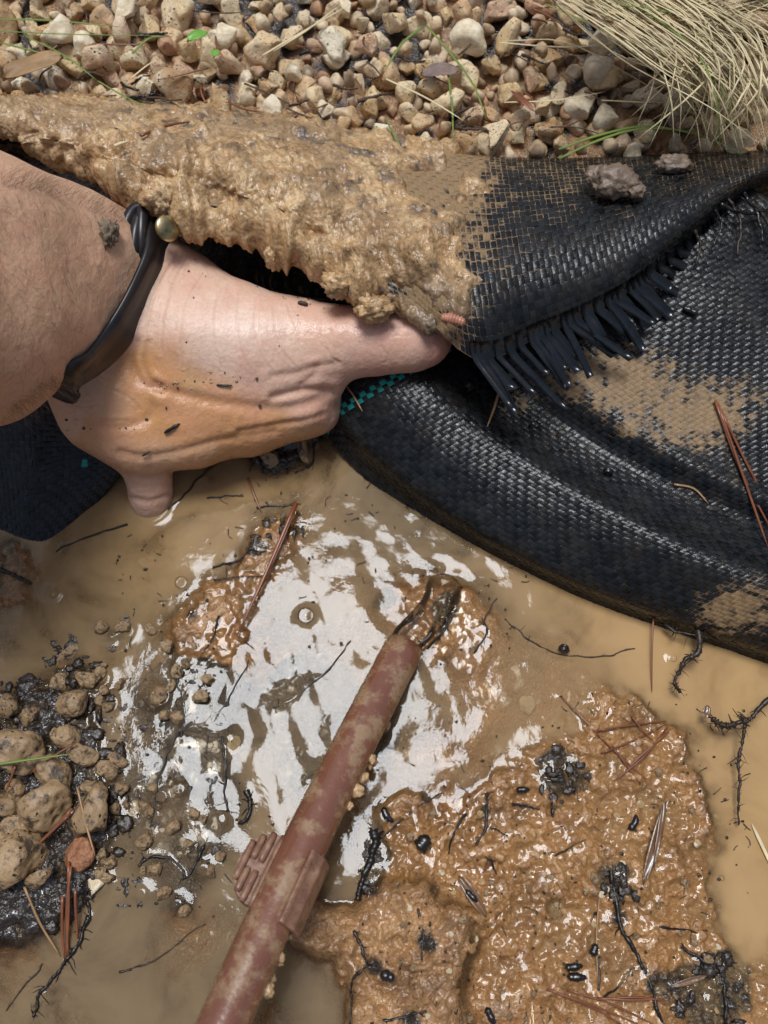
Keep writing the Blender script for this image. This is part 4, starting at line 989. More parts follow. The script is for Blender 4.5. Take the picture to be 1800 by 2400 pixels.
# mud lodged along the right of the pipe
parts = []
r = random.Random(21)
for k in range(26):
    t = r.uniform(0.03, 0.22); c, a, r_, u = onpipe(t); an = math.radians(r.uniform(-40, 12)); s = r.uniform(.0012, .0030)
    parts.append(blob(c+(r_*math.cos(an)+u*math.sin(an))*(R0+s*.15), np.array([s, s, s*.7]), k, 3, .5, 2.5))
v, f = join(parts); o = ob("mud_smear", v, f, MT['crust'], pipe); o["kind"] = "stuff"

# water running out of the mouth
jp = [Mo+dirp*.010, Mo, Mo-dirp*.005+np.array([0, 0, -.0002]), P(985, 1468, .0088), P(1012, 1432, .0052), P(1030, 1405, .0008), P(1040, 1390, -.006)]
jp = spline(np.array(jp), 40); u_ = np.linspace(0, 1, 40)
v, f = tube(jp, np.interp(u_, [0, .2, .3, .5, .7, .85, 1], [.0070, .0071, .0074, .0076, .0068, .0080, .010]), 28)
v = v+0.0005*vnoise(v*150+5, 31)[:, None]
tag(ob("water_jet", v, tris(f), MT['glass']), "clear gush of water pouring from the open pipe mouth into the pool", "water")

# ------------------------------------------------------------------ loose pebbles at the water's edge
WS = [mesh("pebble", *stone(700+k, 4, 7, 0.07, 0.26, 0.56), MT['wetstone']) for k in range(9)]
OS = mesh("pebble", *stone(750, 4, 7, 0.10, 0.15, 0.58), MT['orange']); PS = mesh("pebble", *stone(751, 4, 8, 0.06, 0.1), MT['pale'])
r = random.Random(31)
def pebble(px, py, rp, me=None, sq=(1, 1, .8), sink=0.35, z=None, name="pebble"):
    g = P(px, py, 0); zz = max(gz(g[0], g[1]), -0.004) if z is None else z
    s = rp*mpp(px, py, zz); c = P(px, py, zz+s*sink)
    o = bpy.data.objects.new(name, me or r.choice(WS)); COL.objects.link(o); o.location = c
    o.rotation_euler = (r.uniform(-.5, .5), r.uniform(-.5, .5), r.uniform(0, 6.28)); o.scale = (s*sq[0]*1.12, s*sq[1]*1.12, s*sq[2]*1.12); return o
PLN = {(104, 1886): "largest round pitted tan pebble, beside the red needle bundle", (218, 1905): "tall pitted pebble on the water side of the red needle bundle", (40, 1760): "broad grey-brown pebble under the green grass blade", (40, 2015): "big ragged tan stone at the foot of the black heap", (125, 1808): "flat mottled pebble just above the largest round one", (172, 1650): "smooth round tan pebble at the top of the black heap", (165, 1537): "small cream pebble at the very tip of the black heap", (16, 1655): "upright oval pebble with a bright water rim by the heap"}
PLB = "pitted tan pebble in the wet black heap at the pool's edge"
for a, b, q, sq in [(165, 1537, 28, (1.2, .8, .8)), (143, 1603, 24, (1, 1.2, .9)), (207, 1592, 26, (.85, 1.25, .9)), (240, 1592, 18, (1.1, .8, .8)), (172, 1650, 40, (1.05, 1, .8)), (155, 1722, 32, (1.2, .9, .8)), (16, 1655, 26, (1, 1.4, .9)), (66, 1680, 24, (1.1, .8, .8)), (40, 1760, 62, (1.1, 1, .75)), (195, 1765, 32, (1.1, 1, .8)), (125, 1808, 48, (1.15, .9, .75)), (104, 1886, 62, (1.0, .98, .8)), (218, 1905, 52, (.95, 1.3, .8)), (215, 1845, 26, (1.2, .6, .7)), (252, 1803, 28, (1, .9, .8)), (35, 1850, 24, (.9, 1, .8)), (15, 1890, 36, (1, 1.1, .8)), (40, 2015, 66, (1.0, .95, .75)), (20, 1960, 40, (1.2, 1, .8)), (90, 2060, 34, (1, .8, .7)), (60, 1560, 16, (1, 1, .8)), (-40, 1740, 55, (1, 1, .8)), (-60, 1900, 60, (1, 1, .8))]:
    o = pebble(a, b, q, None, sq); lb = PLN.get((a, b)); tag(o, lb or PLB, "pebble", None if lb else "pebbles in the black heap")
tag(pebble(186, 2000, 33, OS, (1.05, 1.0, .8)), "smooth orange-brown pebble below the two large pitted ones", "pebble")
tag(pebble(223, 2066, 30, PS, (.75, 1.15, .8)), "small cream shell-like stone half sunk in black muck", "stone")
tag(pebble(255, 1650, 22, None, (.8, 1, .9), .5), "brown pebble rising alone from the water beside the heap", "pebble")
tag(pebble(374, 1632, 24, None, (1, 1, .9), .6), "square yellowish pebble standing alone in the shallow water", "pebble")
tag(pebble(630, 1072, 24, None, (1.05, .95, .9), .5), "round tan pebble on the dark soil just under the palm", "pebble")
tag(pebble(712, 1040, 36, None, (1.2, .6, .8), .5), "flat tan pebble between the palm and the black cloth edge", "pebble")
tag(pebble(315, 1897, 20, PS, (.9, 1.1, .7), .2), "pale yellow pebble just below the surface by the heap", "pebble")
tag(pebble(1235, 1652, 22, PS, (.8, 1.2, .6), .3, -.004), "pale yellow pebble under shallow water right of the pipe", "pebble")
tag(pebble(548, 1745, 20, PS, (1, .9, .6), .2, -.005), "dull yellow pebble under water left of the white reflection", "pebble")
r = random.Random(37)
for k in range(46):
    a, b = 235+290*r.random()**1.6, r.uniform(1450, 2150)
    if a > 430 and 1640 < b < 1900: continue
    tag(pebble(a, b, r.uniform(9, 20), None, (r.uniform(.8, 1.3), 1, .8), .30, r.uniform(-.0005, .0015)), "small wet pebble half sunk in the dark shallows beside the heap", "pebble", "pebbles in the dark shallows")
GRIT = "small yellow grit stone pressed into the wet mud mound"
for a, b, q in [(1013, 1906, 12), (963, 1962, 9), (1035, 2045, 8), (1300, 2140, 13), (1395, 2060, 12), (1500, 1885, 10), (1003, 2184, 9), (948, 2200, 8), (1545, 1808, 9), (1660, 2250, 11), (1080, 2390, 9), (1420, 2085, 9), (1250, 2330, 8), (1605, 2070, 10), (945, 2168, 7)]+[(int(r.uniform(880, 1720)), int(r.uniform(1840, 2400)), r.uniform(5, 10)) for _ in range(45)]:
    tag(pebble(a, b, q, PS if b % 2 else None, (1, 1.1, .7), .3), GRIT, "grit stone", "grit in the mud mound")
# black crumbs of soil between the pebbles
parts = []; r = random.Random(41)
for k in range(300):
    a, b = r.uniform(-120, 300), r.uniform(1540, 2190); g = P(a, b, 0); s = r.uniform(.0006, .0022)
    if sd(PILE, np.array([g[0]]), np.array([g[1]]))[0] < -.002: continue
    parts.append(blob([g[0], g[1], .0008+s*r.uniform(-.2, .5)], (s*r.uniform(.5, 2.2), s*r.uniform(.5, 2.2), s*.6), k, 3, .6, 2.2))
for cx_, cy_, n_, sp in [(620, 1060, 40, 45), (1310, 1815, 22, 44), (875, 2000, 34, 26), (855, 2070, 24, 16), (1690, 2280, 40, 36), (255, 1465, 26, 26), (1640, 2370, 30, 60), (470, 1590, 18, 40), (1046, 1430, 18, 16), (1440, 2070, 16, 34), (330, 1720, 26, 60), (320, 1900, 30, 60), (430, 1860, 20, 60), (300, 2080, 26, 50), (470, 1990, 16, 50), (150, 1530, 16, 40), (640, 1230, 12, 50)]:
    for k in range(n_):
        a, b = r.gauss(cx_, sp*.6), r.gauss(cy_, sp*.6); g = P(a, b, 0); s = r.uniform(.0005, .0017)
        parts.append(blob([g[0], g[1], max(gz(g[0], g[1]), -.001)+s*.3], (s*r.uniform(.5, 2.2), s*r.uniform(.5, 2.2), s*.6), k, 3, .6, 2.2))
v, f = join(parts); o = ob("black_soil", v, f, MT['soil'], G); o["kind"] = "stuff"

# ------------------------------------------------------------------ roots, needles, grass, leaves, seeds
def onground(a, b, off=0.0, low=-0.0012):
    z = 0.0
    for _ in range(4):
        g = P(a, b, z); z = max(gz(g[0], g[1]), low)
    return P(a, b, z+off)
def onpatch_z(pt, a, b):            # height of a cloth under a photo point
    global _pc
    key = id(pt)
    if key not in _pc:
        x, y = np.meshgrid(np.linspace(0, pt.LU, 220), np.linspace(0, pt.LV, 160), indexing='ij'); w = pt.at(x, y).reshape(-1, 3); _pc[key] = (w, topx(w))
    w, q = _pc[key]; return w[np.argmin(np.hypot(q[:, 0]-a, q[:, 1]-b)), 2]
_pc = {}
RS = random.Random(77)
def root(pts, r0, r1, label, mat='root', hairs=6, zs=None, name="root", cat="root", group=None, knob=0.35, low=0.0, off=None):
    r0, r1 = r0*.68, r1*.68; hairs = int(hairs*1.5); n = max(18, 9*len(pts)); P3 = []
    for k, (a, b) in enumerate(pts):
        P3.append(P(a, b, zs[k]) if zs else onground(a, b, (r0 if off is None else off)*.8, low))
    path = spline(np.array(P3), n)
    path = path+np.stack([0.0007*vnoise(path*260, k+RS.randrange(900)) for k in range(3)], -1)*np.array([1, 1, .35])
    rad = np.linspace(r0, r1, n)*(1+knob*np.array([RS.uniform(-1, 1) for _ in range(n)]))
    parts = [tube(path, rad, 6)]
    for _ in range(hairs):
        k = RS.randrange(1, n-1); L_ = RS.uniform(.0012, .0060); d = np.array([RS.uniform(-1, 1), RS.uniform(-1, 1), RS.uniform(-.25, .35)]); d /= np.linalg.norm(d)
        d2 = d+np.array([RS.uniform(-.6, .6), RS.uniform(-.6, .6), 0]); parts.append(tube([path[k], path[k]+d*L_*.5, path[k]+d*L_*.5+d2*L_*.5], [rad[k]*.35, rad[k]*.25, rad[k]*.10], 4))
    v, f = join(parts); return tag(ob(name, v, tris(f), MT[mat]), label, cat, group)
# in the dark shallows on the left
root([(405, 1557), (430, 1662), (423, 1730)], .0007, .0005, "black hair root running down the shallows beside the lone square pebble")
root([(423, 1712), (376, 1806), (365, 1875), (352, 1940)], .0009, .0006, "knobbly black root trailing down the middle of the dark shallows", hairs=12)
root([(427, 1716), (452, 1703), (488, 1707)], .0006, .0004, "short black rootlet arching off the longer root tip", hairs=4)
root([(521, 1727), (528, 1770), (526, 1850), (535, 1900)], .0009, .0006, "upright black root left of the white water reflection", hairs=12)
root([(484, 1765), (489, 1712)], .0005, .0003, "thin black root stub between two longer roots", hairs=3)
root([(586, 1550), (556, 1600), (532, 1643), (505, 1690)], .0006, .0004, "fine black root slanting from the tan ridge into the shallows")
root([(637, 1662), (684, 1640), (753, 1583), (825, 1500)], .0008, .0005, "dark root crossing the white reflection towards the pipe mouth", hairs=7)
root([(515, 1441), (496, 1500), (463, 1546)], .0006, .0004, "black root creeping over the tan mud ridge")
root([(500, 1361), (560, 1350), (620, 1352)], .0007, .0004, "black root lying straight across the top of the tan ridge")
root([(500, 1330), (572, 1304), (585, 1270)], .0009, .0004, "forked black root on the far end of the tan ridge", hairs=9)
root([(577, 1850), (588, 1879), (577, 1919), (556, 1930)], .0019, .0010, "thick curved black root ending beside the ribbed pipe fitting", hairs=4)
root([(325, 2031), (341, 2013), (392, 2007), (416, 2025), (437, 2058)], .0011, .0007, "arched black root over the grey water by the cream stone", hairs=10)
root([(482, 1977), (461, 2019), (443, 2058)], .0012, .0006, "dark bent root with bubbles beside the arched one", hairs=10)
root([(205, 2151), (187, 2203), (154, 2251), (121, 2293), (93, 2332), (78, 2387)], .0014, .0007, "long thorny black root stretching over the murky water below the heap", hairs=22)
root([(280, 2281), (362, 2248), (482, 2163)], .0007, .0003, "faint straight root floating on the murky water left of the pipe", 'rootb', hairs=2)
root([(100, 2262), (60, 2310), (15, 2370)], .0006, .0003, "pale thin root at the foot of the black heap", 'rootb', hairs=3)
root([(190, 2070), (205, 2110), (210, 2160)], .0014, .0009, "stout black root hanging from the black heap beside red needles", hairs=8)
root([(0, 1335), (30, 1350), (72, 1366)], .0016, .0012, "black curved strip poking out by the foam below the cloth corner", hairs=0, name="black_strip", cat="strip")
root([(300, 1228), (215, 1255), (130, 1292)], .0008, .0006, "black thread running from the little finger to the cloth corner", hairs=0, name="thread", cat="thread", knob=.1)
root([(395, 1195), (440, 1150), (495, 1095), (530, 1075)], .0009, .0006, "black thread leaving the little finger towards the dark mound", hairs=2, name="thread", cat="thread", knob=.1)
root([(485, 1168), (545, 1163), (570, 1160)], .0007, .0004, "short black stick floating below the palm", hairs=2, name="stick", cat="stick")
root([(690, 1110), (730, 1090), (735, 1040)], .0006, .0003, "fine black root beside the flat pebble under the hand")
root([(600, 1190), (660, 1185), (705, 1182)], .0007, .0004, "thin dark root in the water below the dark mound", hairs=3)
# by the jet and under the cloth
root([(1046, 1400), (1050, 1440), (1040, 1480), (1000, 1520)], .0011, .0005, "ragged black root wrapped round the splash beside the pipe mouth", hairs=14)
root([(1110, 1530), (1140, 1480), (1135, 1450), (1165, 1400)], .0008, .0004, "branched black root in the orange mud behind the jet", hairs=12)
root([(1185, 1452), (1230, 1490), (1290, 1525), (1390, 1540), (1490, 1520)], .0005, .0004, "long fine root under the shallow water below the cloth edge", hairs=5)
root([(1635, 1470), (1640, 1520), (1605, 1553), (1580, 1594), (1592, 1624)], .0022, .0010, "lumpy brown root clump dangling from the cloth edge over the pool", 'rootb', hairs=26, zs=[.010, .011, .010, .008, .006], knob=.5)
root([(1560, 1466), (1590, 1482), (1640, 1490), (1680, 1500)], .0010, .0005, "spiky brown root lying along the wet cloth edge", 'rootb', hairs=16, zs=[.007, .008, .010, .008])
root([(1830, 1610), (1765, 1675), (1745, 1695), (1737, 1744), (1729, 1801), (1733, 1850), (1729, 1931)], .0015, .0006, "long knotted brown root hanging above the smooth tan pool", 'rootb', hairs=26, zs=[.016, .013, .012, .010, .008, .007, .004], knob=.45)
root([(1745, 1690), (1704, 1699), (1680, 1690), (1656, 1672)], .0024, .0014, "shaggy side root with a brown tip joining the long hanging root", 'rootb', hairs=16, zs=[.012, .011, .010, .009], knob=.5)
# on the mud mound
root([(872, 1945), (880, 1974), (869, 2010), (847, 2068), (840, 2108)], .0030, .0016, "thick wet black rotten stick on the left edge of the mud mound", hairs=6, knob=.25)
root([(887, 1967), (963, 1905), (1039, 1858)], .0006, .0004, "straight thin black root across the top of the mud mound", hairs=6)
root([(1089, 1905), (1060, 1963), (1050, 2000)], .0008, .0004, "short black root curving down the upper mud mound", hairs=3)
root([(1140, 1860), (1140, 1884), (1136, 1938), (1115, 1978), (1147, 2014), (1165, 2050)], .0011, .0006, "crooked black root winding down the middle of the mud mound", hairs=14)
root([(1136, 1938), (1165, 1942), (1190, 1958)], .0007, .0004, "side branch of the crooked black root on the mud", hairs=3)
root([(1198, 1885), (1263, 1895)], .0008, .0006, "short straight black stick by the seed pellet on the mud", hairs=3, name="stick", cat="stick")
root([(1280, 1830), (1292, 1880), (1297, 1915), (1312, 1870), (1330, 1845)], .0007, .0004, "v-shaped black root below the black crumb patch", hairs=8)
root([(1432, 2041), (1444, 2110), (1460, 2183), (1501, 2252), (1525, 2309), (1542, 2370), (1565, 2420)], .0014, .0010, "long dark root running down the right half of the mud mound", hairs=14)
root([(1595, 2216), (1640, 2245), (1672, 2273)], .0013, .0010, "black root reaching into the dark patch at the mound's far right", hairs=8)
root([(1690, 2290), (1700, 2340), (1704, 2410)], .0013, .0009, "upright black root below the dark patch of the mound", hairs=8)
root([(827, 2179), (852, 2230), (859, 2262), (830, 2295), (823, 2340), (823, 2400)], .0010, .0006, "wiry black root looping over the steep clod beside the pipe", hairs=7, zs=[.013, .014, .014, .013, .012, .012])
root([(858, 2262), (890, 2262), (905, 2255)], .0006, .0004, "tiny side twig of the wiry root on the steep clod", hairs=3)
root([(980, 2130), (990, 2200), (985, 2280)], .0007, .0004, "dark root pressed into the face of the steep clod", hairs=6)
root([(870, 2400), (930, 2385), (1000, 2370)], .0009, .0006, "black root under the overhang of the steep clod", hairs=5)
root([(1405, 2240), (1403, 2320)], .0008, .0007, "black upright stick in the puddle beside the twin pellets", hairs=0, name="stick", cat="stick", knob=.1)
root([(1410, 2340), (1450, 2310), (1490, 2265)], .0007, .0005, "thin dark stick slanting up to the long root on the mound", hairs=0, name="stick", cat="stick", knob=.15)
root([(1300, 2008), (1340, 1985), (1370, 1970)], .0006, .0004, "short brown root on the glistening crest of the mound", 'rootb', hairs=3)
root([(1545, 2170), (1600, 2180), (1660, 2185)], .0007, .0004, "thin black root lying level near the mound's right shore", hairs=4)
# pine needles
def needle(a, b, label, group, za=None, zb=None, rad=.00042, mat='needle', bend=.04, off=.0010):
    p = onground(*a, off) if za is None else P(*a, za); q = onground(*b, off) if zb is None else P(*b, zb)
    d = q-p; s = np.cross(d, [0, 0, 1.0])*RS.uniform(-bend, bend)
    path = spline([p, (p+q)/2+s+np.array([0, 0, .0004]), q], 9); rr = rad*np.array([1.1, 1, 1, 1, 1, .95, .9, .7, .3])
    return tag(tobj("pine_needle", path, rr, MT[mat], None, 6, .7), label, "pine needle", group)
NL = "reddish pine needle in the crossed bundle on the tip of the mud mound"
for a, b in [((1314, 1632), (1402, 1722)), ((1400, 1713), (1562, 1690)), ((1408, 1766), (1562, 1697)), ((1564, 1706), (1400, 1878)), ((1568, 1714), (1406, 1880)), ((1400, 1720), (1513, 1825)), ((1436, 1748), (1503, 1838)), ((1480, 1678), (1530, 1735)), ((1558, 1715), (1440, 1830))]:
    needle(a, b, NL, "crossed needles on the mound", off=.0016)
NL = "reddish pine needle in the flat bundle beside the twin black pellets"
for a, b in [((1281, 2318), (1500, 2402)), ((1302, 2326), (1462, 2404)), ((1330, 2320), (1530, 2400)), ((1400, 2339), (1558, 2341)), ((1400, 2343), (1570, 2346))]:
    needle(a, b, NL, "needles by the puddle", off=.0016)
needle((1405, 2102), (1403, 2313), "pale straw needle standing over the puddle on the mound", None, mat='needle_pale', rad=.0003)
for a, b in [((1676, 938), (1812, 1250)), ((1682, 945), (1806, 1300)), ((1690, 962), (1830, 1230))]:
    needle(a, b, "long red pine needle of the bundle lying on the black woven cloth", "needles on the cloth", onpatch_z(LOW, *a)+.0016, onpatch_z(LOW, min(a[0]+110, 1795), a[1]+300)+.0016, .0007)
needle((694, 1178), (555, 1492), "long glossy red pine needle across the tan ridge and white reflection", None, .007, .003, .0009)
needle((698, 1180), (575, 1450), "thin red pine needle beside the glossy one over the tan ridge", None, .0065, .003, .0005)
needle((1532, 1440), (1528, 1622), "single pine needle in the tan water under the cloth edge", None, .006, .0008)
NL = "rust coloured pine needle sticking down from the black heap into murky water"
for a, b in [((160, 2019), (154, 2251)), ((166, 2030), (160, 2245)), ((146, 2100), (151, 2250)), ((176, 2085), (182, 2200))]:
    needle(a, b, NL, "needles under the heap", .008, .0012, .0006)
needle((57, 2079), (142, 2242), "pale straw needle slanting out of the black heap", None, .010, .001, .0005, 'needle_pale')
NL = "red pine needle in the bundle wedged between the two large pitted pebbles"
for a, b in [((169, 1895), (69, 1998)), ((165, 1905), (78, 1990)), ((160, 1912), (90, 1975))]: needle(a, b, NL, "needles between pebbles", .010, .007, .0007)
needle((181, 1845), (223, 2007), "tan needle lying across the pitted and the orange pebble", None, .014, .012, .0005, 'needle_pale')
needle((176, 1741), (69, 1814), "red pine needle crossing the upper pebbles of the heap", None, .011, .010, .0005)
needle((36, 1795), (14, 1855), "short rust needle on the broad pebble at the heap's edge", None, .013, .010, .0006)
needle((581, 1120), (612, 1200), "rust needle standing in the water below the dark mound", None, .002, .0006, .0006)
needle((800, 890), (850, 965), "dry straw bit lying on the cloth below the green stripe", None, onpatch_z(LOW, 800, 890)+.0022, onpatch_z(LOW, 850, 965)+.0012, .0005, 'needle_pale')
needle((1172, 905), (1142, 1000), "olive grass bit lying on the black cloth under the frayed edge", None, onpatch_z(LOW, 1172, 905)+.0016, onpatch_z(LOW, 1142, 1000)+.0014, .0006, 'needle_pale')
needle((1580, 1135), (1660, 1180), "curled straw root on the black cloth beside the red needles", None, onpatch_z(LOW, 1580, 1135)+.0014, onpatch_z(LOW, 1660, 1180)+.0014, .0006, 'needle_pale', .3)
needle((330, 318), (445, 285), "dark red curved stem resting on the mud crust", None, onpatch_z(FLAP, 330, 318)+.007, onpatch_z(FLAP, 445, 285)+.008, .0008, 'needle', .25)
needle((268, 342), (300, 332), "short white stem bit on the mud crust", None, onpatch_z(FLAP, 268, 342)+.008, onpatch_z(FLAP, 300, 332)+.008, .0009, 'straw')
# bank litter
r = random.Random(55)
def bankz(a, b):
    g = P(a, b, .06); return gz(g[0], g[1])+.013
for k in range(46):
    a, b = r.uniform(-60, 1500), r.uniform(5, 300)
    b = min(b, np.interp(a, bpx, bpy_)-20); an = r.uniform(0, 3.14); L_ = r.uniform(40, 150)
    a2, b2 = a+math.cos(an)*L_, min(b+math.sin(an)*L_*.6, np.interp(a, bpx, bpy_)); z = bankz(a, b)
    needle((a, b), (a2, b2), "rusty pine needle scattered over the tan gravel bank", "needles on the gravel", z+r.uniform(-.004, .004), bankz(a2, b2)+r.uniform(-.004, .004), r.uniform(.0004, .0007), r.choice(['needle', 'needle', 'twig']), .15)
for k in range(34):
    a, b = r.uniform(-40, 1350), r.uniform(60, 310); b = min(b, np.interp(a, bpx, bpy_)-15); an = r.uniform(-.9, .9); L_ = r.uniform(30, 90); z = bankz(a, b)-r.uniform(0, .006)
    root([(a, b), (a+math.cos(an)*L_*.5, b+math.sin(an)*L_*.3+r.uniform(-12, 12)), (a+math.cos(an)*L_, b+math.sin(an)*L_*.5)], r.uniform(.0008, .0017), .0006, "dark broken twig lying among the tan gravel stones", 'root' if k % 2 else 'twig', 4, [z, z+r.uniform(-.001, .003), z+r.uniform(-.003, .002)], "twig", "twig", "twigs in the gravel")
def blade(pts, zs, w, mat, label=None, group=None, mk=True):
    path = spline(np.array([P(a, b, z) for (a, b), z in zip(pts, zs)]), 14); n = len(path)
    ww = w*np.interp(np.linspace(0, 1, n), [0, .3, .8, 1], [.8, 1, .7, .1])
    v, f = tube(path, ww, 5, True, .35)
    if not mk: return v, f
    return tag(ob("loose_grass", v, tris(f), MT[mat]), label, "grass", group)
BL = "thin green grass blade lying across the tan gravel bank"
for pts in [[(-20, 45), (120, 48), (300, 65)], [(-20, 72), (150, 80), (390, 84)], [(60, 85), (150, 130), (230, 190)], [(230, 190), (300, 230), (400, 275)], [(0, 100), (80, 120), (200, 150)], [(1000, 60), (1060, 130), (1110, 200), (1140, 280)], [(990, 62), (940, 105), (900, 170)], [(1050, 170), (1060, 250), (1062, 330)], [(905, 280), (925, 320), (940, 345)], [(490, 280), (484, 300), (482, 312)], [(1280, 10), (1390, 60), (1460, 100), (1560, 170)], [(310, 125), (350, 90), (400, 85)]]:
    blade(pts, [bankz(*q)+.004 for q in pts], r.uniform(.0005, .0009), 'green', BL, "green blades on the gravel")
for pts in [[(1310, 372), (1400, 330), (1500, 302), (1620, 310), (1740, 360)], [(1310, 350), (1400, 318), (1520, 295), (1650, 320)]]:
    blade(pts, [bankz(*q)+.006 for q in pts], .0009, 'green', "green blade arching out of the straw tuft above the cloth edge", "green blades by the tuft")
blade([(-10, 1792), (70, 1780), (174, 1766)], [.017, .016, .014], .0007, 'green', "fresh green blade across the pebbles of the black heap")
BL = "dry straw blade stretched over the gravel away from the tuft"
for pts in [[(1170, 100), (1350, 110), (1560, 85)], [(1190, 95), (1330, 100), (1500, 190), (1680, 300)], [(905, 185), (1000, 230), (1090, 285)], [(615, 130), (700, 80), (830, 5)], [(640, 120), (720, 70), (800, 10)], [(1500, 225), (1600, 245), (1700, 290)], [(1180, 240), (1300, 235), (1420, 215)], [(305, 185), (350, 150), (380, 140)], [(1410, 235), (1540, 240), (1690, 235)]]:
    blade(pts, [bankz(*q)+.006 for q in pts], r.uniform(.0005, .0008), 'straw', BL, "straw blades over the gravel")
parts = []; gp = []
for k in range(300):
    t = r.random(); s = r.gauss(0, 1)
    if k < 150:                     # the combed sweep down to the right
        a0, b0 = 1390+r.uniform(-120, 150)+s*30, -60+r.uniform(-30, 60); a1, b1 = a0+r.uniform(170, 260), b0+r.uniform(140, 200); a2, b2 = 1700+r.uniform(-60, 150), r.uniform(250, 370)
        if r.random() < .25: a2, b2 = a2-r.uniform(40, 200), b2-20
        pts = [(a0, b0), (a1, b1-40), ((a1+a2)/2+30, (b1+b2)/2-18), (a2, b2)]; zs = [.105, .103+r.uniform(-.008, .010), .098+r.uniform(-.01, .008), .080]
    else:                           # looser stems at the back
        a0, b0 = r.uniform(1380, 1860), r.uniform(-80, 60); an = r.uniform(-.4, 1.0); L_ = r.uniform(150, 420)
        pts = [(a0, b0), (a0+L_*.5*math.cos(an), b0+L_*.4*math.sin(an)+r.uniform(-25, 10)), (a0+L_*math.cos(an), b0+L_*.8*math.sin(an))]; pts = [(a, min(b, 330)) for a, b in pts]; zs = [.090+r.uniform(0, .02), .098+r.uniform(-.008, .014), .088+r.uniform(-.01, .01)]
    (gp if r.random() < .08 else parts).append(blade(pts, zs, r.uniform(.00035, .0007), 'straw', None, None, False))
tf = empty("grass_tuft", P(1640, 200, .06)); tag(tf, "swept tuft of dry straw-coloured grass lying over the gravel and cloth edge", "grass")
for nm, pp, mt in (("dry_blades", parts, 'straw'), ("green_blades", gp, 'green')):
    v, f = join(pp); o = ob(nm, v, tris(f), MT[mt], tf); o["kind"] = "stuff"
def leaf(a, b, L_, w, ang, z, mat, label, name="leaf", cat="leaf", curl=.25, tilt=(0, 0)):
    n, m_ = 12, 5; u = np.linspace(-1, 1, n); v_ = np.linspace(-1, 1, m_); U, V = np.meshgrid(u, v_, indexing='ij'); L_ *= mpp(a, b, z); w *= mpp(a, b, z)
    wid = (1-np.abs(U)**2.2)**.7; x = U*L_/2; y = V*wid*w/2; zz = curl*w*(V*V*.6-U*U*.5)+.15*w*vnoise(xyz(U*1.3, V*1.3, a*.1), 3)
    q = np.stack([x, y, zz], -1).reshape(-1, 3); R_ = np.array(Matrix.Rotation(ang, 3, 'Z') @ Matrix.Rotation(tilt[0], 3, 'X') @ Matrix.Rotation(tilt[1], 3, 'Y')); q = q@R_.T+P(a, b, z)
    q2 = q-np.array([0, 0, .0003]); f = gridf(n, m_); k = len(q); i = np.arange(k).reshape(n, m_); rim = np.concatenate([i[:, 0], i[-1, 1:], i[-2::-1, -1], i[0, -2:0:-1]]); rn = np.roll(rim, -1)
    return tag(ob(name, np.concatenate([q, q2]), np.concatenate([f, f[:, ::-1]+k, np.stack([rim, rim+k, rn+k, rn], -1)]), MT[mat]), label, cat)
leaf(462, 84, 55, 30, .6, bankz(462, 84)+.006, 'leafgreen', "bright green leaf scrap between the white stone and gravel")
leaf(505, 124, 26, 22, 1.3, bankz(505, 124)+.004, 'leafgreen', "small green leaf tip below the white round stone")
leaf(75, 155, 150, 60, .5, bankz(75, 155)+.006, 'leafbrown', "curled tan dead leaf among the gravel at the bank")
leaf(1030, 165, 90, 40, .1, bankz(1030, 165)+.005, 'bark', "greyish purple bark flake in the gravel beside green blades", "bark_flake", "bark")
leaf(1225, 235, 80, 16, -.9, bankz(1225, 235)+.008, 'needle', "narrow reddish leaf pointing up from the gravel")
leaf(1753, 350, 50, 20, 1.5, .086, 'leafbrown', "small upright brown husk at the edge of the black flap", "husk", "husk", .3, (0, .6))
leaf(1535, 1975, 200, 24, 1.19, .0052, 'shard', "long split brown leaf shard lying on the wet mud mound")
leaf(1545, 1955, 150, 12, 1.30, .0068, 'shard', "narrow brown leaf sliver on top of the split shard")
leaf(1615, 2300, 90, 14, .25, .0045, 'shard', "brown leaf sliver near the dark patch of the mound")
leaf(1108, 2100, 110, 26, -.95, .0040, 'shard', "open brown seed husk holding a black pellet on the mud", "husk", "husk", .5)
leaf(1656, 1668, 32, 18, 1.3, .010, 'shard', "dark brown leaf tip caught on the shaggy side root")
leaf(1790, 1990, 120, 8, 1.9, .0012, 'straw', "pale straw leaf floating on the tan pool")
# black pellets
def pellet(a, b, L_, w, ang, label, bend=.0, z=None, group=None):
    L_ *= .88; w *= .85
    z = max(onground(a, b)[2], 0)+.0006 if z is None else z; s = mpp(a, b, z); c = P(a, b, z+w*s*.4); d = np.array([math.cos(ang), math.sin(ang), 0]); e = np.array([-d[1], d[0], 0]); u = np.linspace(-1, 1, 12)
    path = c+u[:, None]*d*L_*s/2+(u*u)[:, None]*e*bend*L_*s; rr = w*s/2*(1-.18*u)*np.sqrt(np.clip(1-np.abs(u)**3.2, .02, 1))*(1+.10*np.sin(u*17)+.10*np.sin(u*7+a))
    return tag(tobj("seed_pellet", path, rr, MT['seed'], None, 12), label, "pellet", group)
pellet(1226, 1851, 36, 17, .02, "shiny black pellet in a water ring near the black crumb patch")
pellet(1488, 1930, 44, 19, 1.0, "curved shiny black pellet alone in a hollow of the mud", .22)
pellet(906, 1912, 46, 20, -.95, "black pellet at the mound's shore above the rotten stick", .15)
pellet(1105, 2100, 44, 17, -.75, "black pellet lying inside the open brown husk")
pellet(1345, 2266, 50, 20, .1, "upper of two black pellets in the puddle"); pellet(1352, 2290, 52, 22, -.05, "lower of two black pellets in the puddle")
pellet(1393, 2226, 34, 22, 1.2, "black pellet with a bright water rim near the upright stick")
